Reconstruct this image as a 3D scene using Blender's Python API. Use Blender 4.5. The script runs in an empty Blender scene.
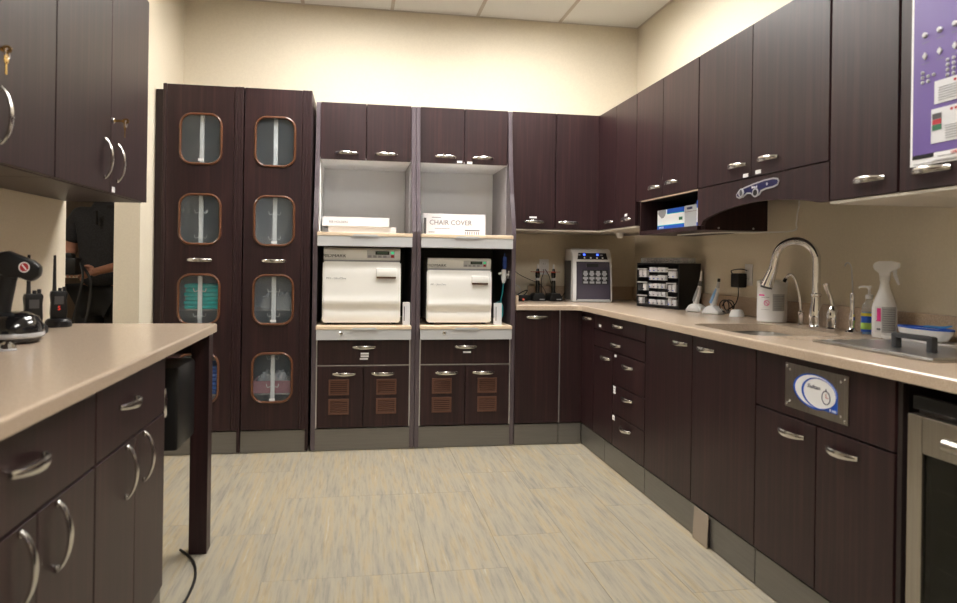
import bpy, bmesh, math, random
from mathutils import Vector, Matrix
random.seed(7)
C = bpy.context.scene.collection
SC = bpy.context.scene
R = math.radians
# ------------------------------------------------------------------ camera, world, lights, exposure
cam_d = bpy.data.cameras.new('camera'); cam = bpy.data.objects.new('camera', cam_d); C.objects.link(cam)
cam.matrix_world = Matrix.Translation((0, 0, 1.17)) @ Matrix.Rotation(R(-9.7), 4, 'Z') @ Matrix.Rotation(R(90), 4, 'X') @ Matrix.Rotation(R(0.8), 4, 'Z')
cam_d.sensor_width = 36; cam_d.lens = 711 / 957 * 36; cam_d.shift_y = -38.8 / 957; cam_d.clip_start = .05
cam_d.dof.use_dof = True; cam_d.dof.focus_distance = 4.4; cam_d.dof.aperture_fstop = 3.2
SC.camera = cam
w = bpy.data.worlds.new('world'); SC.world = w; w.use_nodes = True
w.node_tree.nodes['Background'].inputs[0].default_value = (1, .95, .88, 1)
w.node_tree.nodes['Background'].inputs[1].default_value = .05
SC.view_settings.view_transform = 'Standard'; SC.view_settings.look = 'None'
SC.view_settings.exposure = 0.0; SC.view_settings.gamma = 1; SC.view_settings.use_curve_mapping = False
LIGHT = 31.0         # emission of the troffer diffusers
ZC = 2.975           # ceiling
XR, YB, XL = 2.09, 5.15, -1.19
YF = -1.9            # wall behind the camera
TP = .622            # ceiling tile pitch

# ------------------------------------------------------------------ materials
def mat(name, col, rough=.5, metal=0, spec=.5, coat=0, emit=None, es=1, alpha=None, trans=0):
    m = bpy.data.materials.new(name); m.use_nodes = True; b = m.node_tree.nodes['Principled BSDF']
    b.inputs['Base Color'].default_value = (*col, 1); b.inputs['Roughness'].default_value = rough
    b.inputs['Metallic'].default_value = metal; b.inputs['Specular IOR Level'].default_value = spec
    b.inputs['Coat Weight'].default_value = coat; b.inputs['Coat Roughness'].default_value = .1
    b.inputs['Transmission Weight'].default_value = trans
    if emit: b.inputs['Emission Color'].default_value = (*emit, 1); b.inputs['Emission Strength'].default_value = es
    return m
def noise_mat(name, stops, scale, rough=.5, nscale=1, detail=6, bump=0, metal=0, coat=0, spec=.5, rnd=False, distort=0, rvar=0):
    m = mat(name, stops[0][1], rough, metal, spec, coat); nt = m.node_tree; N = nt.nodes; L = nt.links; b = N['Principled BSDF']
    tc = N.new('ShaderNodeTexCoord'); mp = N.new('ShaderNodeMapping'); mp.inputs['Scale'].default_value = scale
    src = tc.outputs['Object']
    if rnd:
        oi = N.new('ShaderNodeObjectInfo'); mu = N.new('ShaderNodeMath'); mu.operation = 'MULTIPLY'; mu.inputs[1].default_value = 37
        L.new(oi.outputs['Random'], mu.inputs[0]); ad = N.new('ShaderNodeVectorMath'); ad.operation = 'ADD'
        L.new(src, ad.inputs[0]); L.new(mu.outputs[0], ad.inputs[1]); src = ad.outputs[0]
    L.new(src, mp.inputs['Vector'])
    n = N.new('ShaderNodeTexNoise'); n.inputs['Scale'].default_value = nscale; n.inputs['Detail'].default_value = detail
    n.inputs['Distortion'].default_value = distort
    L.new(mp.outputs[0], n.inputs['Vector'])
    r = N.new('ShaderNodeValToRGB'); L.new(n.outputs['Fac'], r.inputs[0])
    el = r.color_ramp.elements
    while len(el) < len(stops): el.new(.5)
    for e, (p, c) in zip(el, stops): e.position = p; e.color = (*c, 1)
    L.new(r.outputs[0], b.inputs['Base Color'])
    if bump:
        bp = N.new('ShaderNodeBump'); bp.inputs['Strength'].default_value = bump; bp.inputs['Distance'].default_value = .002
        L.new(n.outputs['Fac'], bp.inputs['Height']); L.new(bp.outputs[0], b.inputs['Normal'])
    return m
M = {}
M['wood'] = noise_mat('wenge_laminate', [(.28, (.012, .0040, .0052)), (.5, (.0215, .0074, .0088)), (.75, (.042, .0150, .0150))], (48, 48, 1.6), .42, 1.3, 8, .03, spec=.42, distort=.15)
M['wood_dark'] = mat('laminate_moulding', (.0215, .0074, .0088), .42, spec=.42)
M['wood_in'] = mat('dark_carcass', (.016, .009, .009), .5)
M['kick'] = noise_mat('brushed_toe_kick', [(.3, (.17, .16, .145)), (.7, (.19, .18, .163))], (3, 3, 60), .38, 2, 4, 0, metal=.55)
M['alu'] = mat('aluminium_edge', (.62, .62, .63), .3, .9)
M['steel'] = noise_mat('stainless', [(.3, (.36, .335, .30)), (.7, (.44, .415, .375))], (2, 80, 2), .30, 2, 4, 0, metal=1)
M['chrome'] = mat('chrome', (.8, .8, .82), .07, 1)
M['nickel'] = mat('brushed_nickel', (.66, .65, .63), .22, 1)
M['counter'] = noise_mat('solid_surface', [(.35, (.455, .355, .265)), (.5, (.50, .395, .295)), (.65, (.55, .44, .34))], (1, 1, 1), .22, 260, 3, 0, spec=.5, coat=.05)
M['splash'] = noise_mat('solid_surface_splash', [(.35, (.40, .30, .215)), (.5, (.47, .355, .255)), (.65, (.53, .41, .30))], (1, 1, 1), .3, 180, 3, 0)
M['wall'] = noise_mat('cream_paint', [(.4, (.71, .635, .50)), (.6, (.735, .66, .52))], (1, 1, 1), .7, 90, 4, .08)
M['tile'] = noise_mat('ceiling_tile', [(.4, (.84, .84, .83)), (.6, (.90, .90, .89))], (1, 1, 1), .9, 220, 3, .3)
M['tbar'] = mat('ceiling_grid', (.60, .55, .50), .5)
M['floorbase'] = mat('floor_base', (.33, .28, .21), .6)
M['white'] = mat('white_plastic', (.80, .80, .80), .35)
M['paper'] = mat('white_paper', (.70, .70, .72), .6)
M['label'] = mat('white_label', (.85, .85, .85), .5)
M['cream'] = mat('cream_enamel', (.87, .86, .82), .3, coat=.2)
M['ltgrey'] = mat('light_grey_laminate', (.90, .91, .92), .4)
M['fascia'] = mat('grey_fascia', (.50, .505, .505), .4)
M['birch'] = noise_mat('birch_edge', [(.3, (.66, .52, .36)), (.7, (.76, .62, .46))], (2, 20, 60), .45, 1, 5)
M['vent'] = mat('brown_vent', (.105, .042, .024), .45)
M['wood_lit_edge'] = mat('laminate_lit_edge', (.075, .056, .066), .33, coat=.4)  # paler copy of the wood; light caught by the panels is in its colour
M['underside'] = mat('cabinet_underside', (.50, .46, .39), .5)
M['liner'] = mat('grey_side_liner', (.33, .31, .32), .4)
M['frame'] = mat('copper_brown_gasket', (.115, .043, .018), .3, coat=.3)
M['black'] = mat('black_plastic', (.007, .007, .008), .4, spec=.35)
M['gloss'] = mat('gloss_black', (.008, .008, .009), .12, coat=.5)
M['rubber'] = mat('black_rubber', (.014, .014, .015), .6)
M['navy'] = mat('navy_print', (.004, .005, .065), .35)
M['blue'] = mat('blue_print', (.01, .09, .52), .45)
M['teal'] = mat('teal_cloth', (.0, .55, .52), .8)
M['bluecloth'] = mat('blue_cloth', (.02, .14, .60), .8)
M['pink'] = mat('pink_tub', (.55, .25, .30), .45)
M['greytub'] = mat('grey_tub', (.42, .43, .44), .5)
M['purple'] = mat('purple_print', (.14, .088, .31), .4)
M['magenta'] = mat('magenta_print', (.75, .04, .28), .5)
M['red'] = mat('red_print', (.42, .02, .03), .5)
M['green'] = mat('green_print', (.03, .16, .08), .5)
M['darkgrey'] = mat('dark_grey', (.07, .07, .075), .45)
M['grey'] = mat('mid_grey', (.3, .3, .31), .5)
M['textgrey'] = mat('grey_text', (.16, .16, .18), .6)
M['silver'] = mat('silver_plastic', (.52, .52, .53), .35, .3)
M['brass'] = mat('brass', (.75, .50, .16), .25, 1)
M['orange'] = mat('orange_plastic', (.8, .25, .02), .4)
M['amber'] = mat('amber_shield', (.45, .05, .02), .25)
M['ltblue'] = mat('light_blue_plastic', (.25, .45, .75), .35)
M['tealtube'] = mat('teal_tube', (.02, .30, .34), .3)
M['skin'] = mat('skin', (.42, .20, .13), .5)
M['shirt'] = noise_mat('charcoal_shirt', [(.4, (.012, .012, .014)), (.6, (.022, .022, .026))], (1, 1, 1), .85, 120, 3, .2)
M['pants'] = mat('black_trousers', (.008, .008, .009), .85)
M['hair'] = mat('brown_hair', (.03, .016, .008), .6)
M['eye'] = mat('eye_white', (.7, .7, .7), .3)
M['hallbrown'] = noise_mat('brown_door', [(.3, (.05, .028, .014)), (.7, (.10, .06, .032))], (20, 20, 1.5), .5, 1, 6)
M['led'] = mat('blue_led', (.02, .04, .5), .3, emit=(.05, .12, 1), es=4)
M['redled'] = mat('red_led', (.5, .02, .02), .3, emit=(1, .05, .02), es=.6)
M['greenled'] = mat('green_led', (.05, .4, .2), .3, emit=(.1, .9, .4), es=.5)
M['lightdiff'] = mat('light_diffuser', (.9, .9, .9), .5, emit=(1, .965, .92), es=LIGHT)
M['dispgreen'] = mat('lcd', (.06, .10, .07), .3)
def glass(name, tint, gl=.12, film=(0, 0, 0), filmf=0):
    m = bpy.data.materials.new(name); m.use_nodes = True; nt = m.node_tree; N = nt.nodes; L = nt.links
    N.remove(N['Principled BSDF']); t = N.new('ShaderNodeBsdfTransparent'); t.inputs[0].default_value = (*tint, 1)
    g = N.new('ShaderNodeBsdfGlossy'); g.inputs['Roughness'].default_value = .04
    lw = N.new('ShaderNodeLayerWeight'); lw.inputs[0].default_value = .5
    pw = N.new('ShaderNodeMath'); pw.operation = 'POWER'; pw.inputs[1].default_value = 4; L.new(lw.outputs['Facing'], pw.inputs[0])
    ma = N.new('ShaderNodeMath'); ma.operation = 'MULTIPLY_ADD'; ma.inputs[1].default_value = .6; ma.inputs[2].default_value = .03; L.new(pw.outputs[0], ma.inputs[0])
    mx = N.new('ShaderNodeMixShader'); L.new(ma.outputs[0], mx.inputs[0]); L.new(t.outputs[0], mx.inputs[1]); L.new(g.outputs[0], mx.inputs[2])
    out = mx
    if filmf:
        d = N.new('ShaderNodeBsdfDiffuse'); d.inputs[0].default_value = (*film, 1); m2 = N.new('ShaderNodeMixShader'); m2.inputs[0].default_value = filmf
        L.new(mx.outputs[0], m2.inputs[1]); L.new(d.outputs[0], m2.inputs[2]); out = m2
    L.new(out.outputs[0], N['Material Output'].inputs[0]); return m
M['glass'] = glass('cabinet_glass', (.95, .97, .98), film=(.50, .58, .65), filmf=.045)  # diffuse film paints a blue-grey reflection haze over the panes
M['smoke'] = glass('smoked_window', (.30, .29, .34), film=(.12, .11, .15), filmf=.45)
M['clear'] = glass('clear_plastic', (.92, .93, .95), film=(.7, .72, .75), filmf=.16)
M['clearfront'] = glass('clear_drawer_front', (.97, .97, .98), film=(.7, .72, .75), filmf=.05)
M['fridgeglass'] = glass('dark_glass', (.35, .34, .28), film=(.02, .02, .015), filmf=.3)
# floor planks: travertine-look vinyl with yellow and blue-grey streaks along the plank
def floor_mat():
    m = mat('vinyl_plank', (.5, .45, .35), .42, spec=.35); nt = m.node_tree; N = nt.nodes; L = nt.links; b = N['Principled BSDF']
    tc = N.new('ShaderNodeTexCoord'); oi = N.new('ShaderNodeObjectInfo'); mu = N.new('ShaderNodeMath'); mu.operation = 'MULTIPLY'; mu.inputs[1].default_value = 53
    L.new(oi.outputs['Random'], mu.inputs[0]); ad = N.new('ShaderNodeVectorMath'); ad.operation = 'ADD'; L.new(tc.outputs['Object'], ad.inputs[0]); L.new(mu.outputs[0], ad.inputs[1])
    def nz(scale, ns, det, stops, dist=.12):
        mp = N.new('ShaderNodeMapping'); mp.inputs['Scale'].default_value = scale; L.new(ad.outputs[0], mp.inputs[0])
        n = N.new('ShaderNodeTexNoise'); n.inputs['Scale'].default_value = ns; n.inputs['Detail'].default_value = det; n.inputs['Distortion'].default_value = dist; n.inputs['Roughness'].default_value = .65
        L.new(mp.outputs[0], n.inputs['Vector']); r = N.new('ShaderNodeValToRGB'); L.new(n.outputs['Fac'], r.inputs[0])
        el = r.color_ramp.elements
        while len(el) < len(stops): el.new(.5)
        for e, (p, c) in zip(el, stops): e.position = p; e.color = (*c, 1)
        return r
    a = nz((32, 2.0, 1), 1, 10, [(.28, (.235, .222, .19)), (.42, (.31, .282, .222)), (.50, (.345, .31, .24)), (.60, (.365, .295, .185)), (.70, (.41, .385, .32))])
    c = nz((75, 5, 1), 1, 6, [(.35, (.72, .74, .76)), (.5, (1, 1, 1)), (.7, (1.08, 1.05, 1))])
    mx = N.new('ShaderNodeMix'); mx.data_type = 'RGBA'; mx.blend_type = 'MULTIPLY'; mx.inputs[0].default_value = .8
    L.new(a.outputs[0], mx.inputs[6]); L.new(c.outputs[0], mx.inputs[7]); L.new(mx.outputs[2], b.inputs['Base Color'])
    return m
M['floor'] = floor_mat()

# ------------------------------------------------------------------ mesh helpers
def obox(bm, x0, x1, y0, y1, z0, z1, bev=0, mx=None, seg=2):
    b = bmesh.new(); bmesh.ops.create_cube(b, size=1)
    for v in b.verts: v.co = Vector(((x0 + x1) / 2 + v.co.x * (x1 - x0), (y0 + y1) / 2 + v.co.y * (y1 - y0), (z0 + z1) / 2 + v.co.z * (z1 - z0)))
    if bev: bmesh.ops.bevel(b, geom=b.edges[:], offset=min(bev, .45 * min(abs(x1 - x0), abs(y1 - y0), abs(z1 - z0))), segments=seg, affect='EDGES', profile=.5)
    if mx: b.transform(mx)
    merge(bm, b)
def merge(bm, b):
    me = bpy.data.meshes.new('t'); b.to_mesh(me); bm.from_mesh(me); bpy.data.meshes.remove(me); b.free()
def BX(*boxes, bev=0):
    bm = bmesh.new()
    for q in boxes: obox(bm, *q[:6], bev=q[6] if len(q) > 6 else bev)
    return bm
def lathe(bm, prof, n=24, org=(0, 0, 0), sx=1, sy=1, mx=None):
    b = bmesh.new(); rings = []
    for r, z in prof:
        if r < 1e-5: rings.append([b.verts.new((0, 0, z))])
        else: rings.append([b.verts.new((r * sx * math.cos(2 * math.pi * k / n), r * sy * math.sin(2 * math.pi * k / n), z)) for k in range(n)])
    for a, c in zip(rings, rings[1:]):
        for k in range(n):
            k2 = (k + 1) % n
            if len(a) == 1 and len(c) == 1: continue
            if len(a) == 1: b.faces.new((a[0], c[k2], c[k]))
            elif len(c) == 1: b.faces.new((a[k], a[k2], c[0]))
            else: b.faces.new((a[k], a[k2], c[k2], c[k]))
    if len(rings[0]) > 1: b.faces.new(rings[0][::-1])
    if len(rings[-1]) > 1: b.faces.new(rings[-1])
    bmesh.ops.recalc_face_normals(b, faces=b.faces[:])
    if mx: b.transform(mx)
    bmesh.ops.translate(b, verts=b.verts[:], vec=org); merge(bm, b)
def smooth_path(pts, sub=6):
    P = [Vector(p) for p in pts]; out = []
    for i in range(len(P) - 1):
        p0 = P[max(i - 1, 0)]; p1 = P[i]; p2 = P[i + 1]; p3 = P[min(i + 2, len(P) - 1)]
        for k in range(sub):
            t = k / sub
            out.append(.5 * ((2 * p1) + (p2 - p0) * t + (2 * p0 - 5 * p1 + 4 * p2 - p3) * t * t + (3 * p1 - p0 - 3 * p2 + p3) * t ** 3))
    out.append(P[-1]); return out
def tube(bm, pts, rad, n=10, sub=6, flat=1):
    P = smooth_path(pts, sub) if sub else [Vector(p) for p in pts]; m = len(P)
    rads = rad if isinstance(rad, (list, tuple)) else [rad]
    def rr(i):
        t = i / (m - 1) * (len(rads) - 1); j = min(int(t), len(rads) - 2) if len(rads) > 1 else 0
        return rads[0] if len(rads) == 1 else rads[j] + (rads[j + 1] - rads[j]) * (t - j)
    up = Vector((0, 0, 1)); t0 = (P[1] - P[0]).normalized()
    if abs(t0.dot(up)) > .9: up = Vector((1, 0, 0))
    nrm = (up - t0 * up.dot(t0)).normalized(); rings = []
    b = bmesh.new()
    for i, p in enumerate(P):
        t = (P[min(i + 1, m - 1)] - P[max(i - 1, 0)]).normalized()
        nrm = (nrm - t * nrm.dot(t)).normalized(); bi = t.cross(nrm); r = rr(i)
        rings.append([b.verts.new(p + nrm * r * flat * math.cos(2 * math.pi * k / n) + bi * r * math.sin(2 * math.pi * k / n)) for k in range(n)])
    for a, c in zip(rings, rings[1:]):
        for k in range(n): b.faces.new((a[k], a[(k + 1) % n], c[(k + 1) % n], c[k]))
    b.faces.new(rings[0][::-1]); b.faces.new(rings[-1]); bmesh.ops.recalc_face_normals(b, faces=b.faces[:]); merge(bm, b)
def prism(bm, poly, d0, d1, ax='x', bev=0):
    """extrude a 2-D polygon. ax = axis of extrusion; poly holds the other two coordinates in order (x,y,z minus ax)"""
    def mk(p, d):
        return {'x': (d, p[0], p[1]), 'y': (p[0], d, p[1]), 'z': (p[0], p[1], d)}[ax]
    b = bmesh.new(); A = [b.verts.new(mk(p, d0)) for p in poly]; B = [b.verts.new(mk(p, d1)) for p in poly]
    b.faces.new(A); b.faces.new(B[::-1]); n = len(poly)
    for k in range(n): b.faces.new((A[k], B[k], B[(k + 1) % n], A[(k + 1) % n]))
    bmesh.ops.recalc_face_normals(b, faces=b.faces[:])
    if bev: bmesh.ops.bevel(b, geom=[e for e in b.edges if e.calc_face_angle(0) > .6], offset=bev, segments=2, affect='EDGES', profile=.5)
    merge(bm, b)
def rrect(cx, cz, w, h, r, k=8):
    out = []
    for sx, sz, a0 in ((1, 1, 0), (-1, 1, 90), (-1, -1, 180), (1, -1, 270)):
        for i in range(k + 1):
            a = R(a0 + 90 * i / k); out.append((cx + sx * (w / 2 - r) + r * math.cos(a), cz + sz * (h / 2 - r) + r * math.sin(a)))
    return out
def ellipse(cx, cz, a, b, n=32, rot=0):
    return [(cx + a * math.cos(t) * math.cos(rot) - b * math.sin(t) * math.sin(rot), cz + a * math.cos(t) * math.sin(rot) + b * math.sin(t) * math.cos(rot)) for t in [2 * math.pi * i / n for i in range(n)]]
def ring_prism(bm, outer, inner, d0, d1, ax='y'):
    def mk(p, d): return {'x': (d, p[0], p[1]), 'y': (p[0], d, p[1]), 'z': (p[0], p[1], d)}[ax]
    b = bmesh.new(); n = len(outer)
    O0 = [b.verts.new(mk(p, d0)) for p in outer]; I0 = [b.verts.new(mk(p, d0)) for p in inner]
    O1 = [b.verts.new(mk(p, d1)) for p in outer]; I1 = [b.verts.new(mk(p, d1)) for p in inner]
    for k in range(n):
        j = (k + 1) % n
        b.faces.new((O0[k], O0[j], I0[j], I0[k])); b.faces.new((O1[k], I1[k], I1[j], O1[j]))
        b.faces.new((I0[k], I0[j], I1[j], I1[k])); b.faces.new((O0[k], O1[k], O1[j], O0[j]))
    bmesh.ops.recalc_face_normals(b, faces=b.faces[:]); merge(bm, b)

def obj(name, bm, m, parent=None, smooth=False, local=False):
    if isinstance(bm, bpy.types.Mesh): me = bm
    else:
        me = bpy.data.meshes.new(name); bm.to_mesh(me); bm.free()
        if smooth:
            for p in me.polygons: p.use_smooth = True
            try: me.set_sharp_from_angle(angle=R(35))
            except Exception: pass
    if m and not me.materials: me.materials.append(M[m] if isinstance(m, str) else m)
    o = bpy.data.objects.new(name, me); C.objects.link(o)
    if parent is not None:
        o.parent = parent
        if not local and parent.parent is None and parent.type == 'EMPTY': o.location = -Vector(parent.location)
    return o
def thing(name, label, cat, loc=(0, 0, 0), rz=0, group=None):
    o = bpy.data.objects.new(name, None); C.objects.link(o); o.location = loc; o.rotation_euler = (0, 0, rz)
    o.empty_display_size = .05; o['label'] = label; o['category'] = cat
    if group: o['group'] = group
    return o
def tag(o, label, cat, group=None):
    o['label'] = label; o['category'] = cat
    if group: o['group'] = group
    return o
def struct(name, bm, m, parent=None, **k):
    o = obj(name, bm, m, parent, **k)
    if parent is None: o['kind'] = 'structure'
    return o
def copy_tree(o, parent=None):
    kids = [c for c in C.objects if c.parent == o]
    c = o.copy(); C.objects.link(c); c.parent = parent
    for k in kids: copy_tree(k, c)
    return c
def lettering(txt, size, m, parent, mx, name='lettering', ext=.0006, local=True, align='CENTER', sx=1, shear=0):
    cu = bpy.data.curves.new('f', 'FONT'); cu.body = txt; cu.size = size; cu.extrude = ext; cu.align_x = align; cu.align_y = 'CENTER'; cu.shear = shear; cu.resolution_u = 2
    o = bpy.data.objects.new('f', cu); C.objects.link(o); bpy.context.view_layer.update()
    me = bpy.data.meshes.new_from_object(o.evaluated_get(bpy.context.evaluated_depsgraph_get()))
    bpy.data.objects.remove(o); bpy.data.curves.remove(cu)
    me.transform(mx @ Matrix.Diagonal((sx, 1, 1, 1))); me.materials.clear(); return obj(name, me, m, parent, local=local)
# orientation matrices for lettering on faces
def face(ax, p):
    rot = {'B': Matrix.Rotation(R(90), 4, 'X'), 'R': Matrix.Rotation(R(-90), 4, 'Z') @ Matrix.Rotation(R(90), 4, 'X'), 'L': Matrix.Rotation(R(90), 4, 'Z') @ Matrix.Rotation(R(90), 4, 'X')}[ax]
    return Matrix.Translation(p) @ rot

# ------------------------------------------------------------------ structure: floor, ceiling, walls
fl = struct('floor', BX((-3.3, XR + .1, YF - .1, 7.2, -.06, -.004)), 'floorbase')
PW, PL = .305, .915
pm = None
x = XL - .05; col = 0
while x < XR:
    y = YF - random.choice((0, .3, .6, .45)) ; col += 1
    while y < YB:
        if pm is None:
            pm = bpy.data.meshes.new('plank'); b = BX((0, PW - .0012, 0, PL - .0012, -.004, 0)); b.to_mesh(pm); b.free(); pm.materials.append(M['floor'])
        if y + PL > .8 and x > -1.3:
            o = bpy.data.objects.new('floor_plank', pm); C.objects.link(o); o.parent = fl; o.location = (x, y, 0)
        else:
            o = bpy.data.objects.new('floor_plank', pm); C.objects.link(o); o.parent = fl; o.location = (x, y, 0)
        y += PL
    x += PW
hf = obj('hall_floor', BX((-3.3, XL - .05, YF, 7.2, -.004, 0)), 'floor', fl)
# ceiling with lay-in tiles and grid bars; three openings hold the troffers
ce = struct('ceiling', BX((XL - .2, XR + .1, YF - .1, YB + .1, ZC + .12, ZC + .16)), 'tile')
LX = (XR - 3 * TP, XR - 2 * TP)              # troffer column
LIGHTS = [(2, YB - 3 * TP, YB - 1 * TP), ]
troff = [(XR - 2 * TP, YB - 3 * TP), (XR - 4 * TP, YB - 3 * TP), (XR - 3 * TP, YB - 8 * TP)]
def in_troffer(x, y): return any(tx - .05 < x < tx + TP - .05 and ty - .05 < y < ty + 2 * TP - .05 for tx, ty in troff)
i = 0
nx, ny = 6, 12
tm = bpy.data.meshes.new('tile'); b = BX((.008, TP - .008, .008, TP - .008, 0, .015, .003)); b.to_mesh(tm); b.free(); tm.materials.append(M['tile'])
for a in range(nx):
    for c in range(ny):
        tx = XR - (a + 1) * TP; ty = YB - (c + 1) * TP
        if in_troffer(tx, ty): continue
        o = bpy.data.objects.new('ceiling_tile', tm); C.objects.link(o); o.parent = ce; o.location = (tx, ty, ZC)
def seg_free(x0, y0, x1, y1):
    mx_, my_ = (x0 + x1) / 2, (y0 + y1) / 2
    return not any(tx + .1 < mx_ < tx + TP - .1 and ty + .1 < my_ < ty + 2 * TP - .1 for tx, ty in troff)
for a in range(nx):
    X_ = XR - a * TP
    obj('grid_bar', BX((X_ - .012, X_ + .012, YF, YB, ZC - .004, ZC)), 'tbar', ce)
for c in range(ny):
    Y_ = YB - c * TP
    bm = bmesh.new()
    for a in range(nx):
        if seg_free(XR - (a + 1) * TP, Y_, XR - a * TP, Y_): obox(bm, XR - (a + 1) * TP + .012, XR - a * TP - .012, Y_ - .012, Y_ + .012, ZC - .004, ZC)
    obj('grid_bar', bm, 'tbar', ce)
struct('wall_back', BX((XL - .135, XR + .1, YB, YB + .1, 0, ZC + .12)), 'wall')
struct('wall_right', BX((XR, XR + .1, YF, YB, 0, ZC + .12)), 'wall')
struct('wall_front', BX((XL - .135, XR + .1, YF - .1, YF, 0, ZC + .12)), 'wall')
DY0, DY1, DZ = 3.19, 4.21, 2.1
struct('wall_left', BX((XL - .135, XL, YF, DY0, 0, ZC + .12), (XL - .135, XL, DY1, YB, 0, ZC + .12), (XL - .135, XL, DY0, DY1, DZ, ZC + .12)), 'wall')
# hallway beyond the doorway
struct('wall_hall_side', BX((-3.4, -3.3, 1.5, 6.4, 0, 2.6)), 'wall')
struct('wall_hall_end', BX((-3.3, XL - .035, 6.3, 6.4, 0, 2.6), (XL - .135, XL - .035, YB + .1, 6.3, 0, 2.6)), 'wall')
struct('wall_hall_near', BX((-3.3, XL - .135, 1.5, 1.6, 0, 2.6)), 'wall')
struct('ceiling_hall', BX((-3.4, XL - .135, 1.5, 6.4, 2.6, 2.65)), 'tile')
d = struct('door_1', BX((-3.05, -2.12, 6.24, 6.295, .01, 2.1, .004)), 'hallbrown')
obj('door_handle', BX((-2.22, -2.2, 6.19, 6.24, 1.0, 1.02, .004), (-2.34, -2.2, 6.18, 6.195, 1.0, 1.02, .004)), 'nickel', d)
t = thing('ceiling_light', 'added small square fill light in the unseen ceiling of the hallway beyond the doorway', 'light', (-2.3, 3.2, 2.6))  # unseen lamp, added to light the hallway and brighten the person
obj('frame', BX((-2.5, -2.1, 3.0, 3.4, 2.585, 2.6)), 'tbar', t)
obj('diffuser', BX((-2.48, -2.12, 3.02, 3.38, 2.58, 2.586)), mat('hall_fill_diffuser', (.9, .9, .9), emit=(1, .93, .84), es=45.0), t)
for k, (tx, ty) in enumerate(troff):
    t = thing('ceiling_light', ['recessed ceiling troffer nearest the back wall and the right-hand cabinets', 'recessed ceiling troffer nearest the back wall on the left side', 'single recessed ceiling troffer nearer the camera over the middle of the floor'][k], 'light', (tx + TP / 2, ty + TP, ZC), 0, 'recessed ceiling troffers')
    fr = bmesh.new()
    for q in ((tx + .012, tx + .04, ty + .012, ty + 2 * TP - .012), (tx + TP - .04, tx + TP - .012, ty + .012, ty + 2 * TP - .012), (tx + .04, tx + TP - .04, ty + .012, ty + .04), (tx + .04, tx + TP - .04, ty + 2 * TP - .04, ty + 2 * TP - .012)): obox(fr, *q, ZC - .002, ZC + .10)
    obox(fr, tx + .012, tx + TP - .012, ty + .012, ty + 2 * TP - .012, ZC + .10, ZC + .115)
    obj('frame', fr, 'white', t)
    obj('diffuser', BX((tx + .04, tx + TP - .04, ty + .04, ty + 2 * TP - .04, ZC + .085, ZC + .095)), 'lightdiff', t)

# ------------------------------------------------------------------ cabinet kit
GAP = .0018
def slab(ax, f, a0, a1, z0, z1, th=.019, bev=.0015, gap=GAP):
    a0, a1 = min(a0, a1) + gap, max(a0, a1) - gap; z0 += gap; z1 -= gap
    if ax == 'B': return BX((a0, a1, f, f + th, z0, z1, bev))
    if ax == 'R': return BX((f, f + th, a0, a1, z0, z1, bev))
    return BX((f - th, f, a0, a1, z0, z1, bev))
def fbox(bm, ax, f, a0, a1, z0, z1, d0, d1, bev=0):
    """box on face plane f between depths d0..d1 inwards (negative = proud)"""
    a0, a1 = min(a0, a1), max(a0, a1)
    if ax == 'B': obox(bm, a0, a1, f + d0, f + d1, z0, z1, bev)
    elif ax == 'R': obox(bm, f + d0, f + d1, a0, a1, z0, z1, bev)
    else: obox(bm, f - d1, f - d0, a0, a1, z0, z1, bev)
def handle_mesh():
    bm = bmesh.new(); n = 18; L = .142; rows = []
    for i in range(n + 1):
        t = i / n * 2 - 1; x = t * L / 2; out = .004 + .026 * (1 - t * t) ** .75; h = .0062 + .0045 * (1 - t * t); th = .0045
        c = Vector((x, -out, 0))
        rows.append([bm.verts.new(c + Vector((0, 0, h))), bm.verts.new(c + Vector((0, -.0022, h * .55))), bm.verts.new(c + Vector((0, -.0022, -h * .55))), bm.verts.new(c + Vector((0, 0, -h))), bm.verts.new(c + Vector((0, th, -h))), bm.verts.new(c + Vector((0, th, h)))])
    for a, b in zip(rows, rows[1:]):
        for k in range(6): bm.faces.new((a[k], a[(k + 1) % 6], b[(k + 1) % 6], b[k]))
    bm.faces.new(rows[0]); bm.faces.new(rows[-1][::-1])
    bmesh.ops.recalc_face_normals(bm, faces=bm.faces[:])
    obox(bm, -L / 2, -L / 2 + .012, -.006, 0, -.006, .006, .001); obox(bm, L / 2 - .012, L / 2, -.006, 0, -.006, .006, .001)
    me = bpy.data.meshes.new('handle'); bm.to_mesh(me); bm.free()
    for p in me.polygons: p.use_smooth = True
    me.set_sharp_from_angle(angle=R(40)); me.materials.append(M['nickel']); return me
HM = handle_mesh()
TH = {'B': 0, 'R': -90, 'L': 90}
def handle(parent, ax, f, a, z, vert=False, s=1):
    o = bpy.data.objects.new('handle', HM); C.objects.link(o); o.parent = parent
    p = {'B': (a, f, z), 'R': (f, a, z), 'L': (f, a, z)}[ax]
    mxx = Matrix.Translation(p) @ Matrix.Rotation(R(TH[ax]), 4, 'Z')
    if vert: mxx = mxx @ Matrix.Rotation(R(90), 4, 'Y')
    o.matrix_local = mxx @ Matrix.Scale(s, 4); return o
def small_labels(parent, ax, f, spots, w=.026, h=.011):
    for a, z in spots:
        bm = bmesh.new(); fbox(bm, ax, f, a - w / 2, a + w / 2, z - h / 2, z + h / 2, -.0012, 0); obj('label_sticker', bm, 'label', parent)
def door(unit, ax, f, a0, a1, z0, z1, h=None, vert=False, name='door', labels=(), lw=.026, lh=.011):
    o = obj(name, slab(ax, f, a0, a1, z0, z1), 'wood', unit)
    if h: handle(o, ax, f, h[0], h[1], vert)
    small_labels(o, ax, f, labels, lw, lh)
    return o
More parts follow.
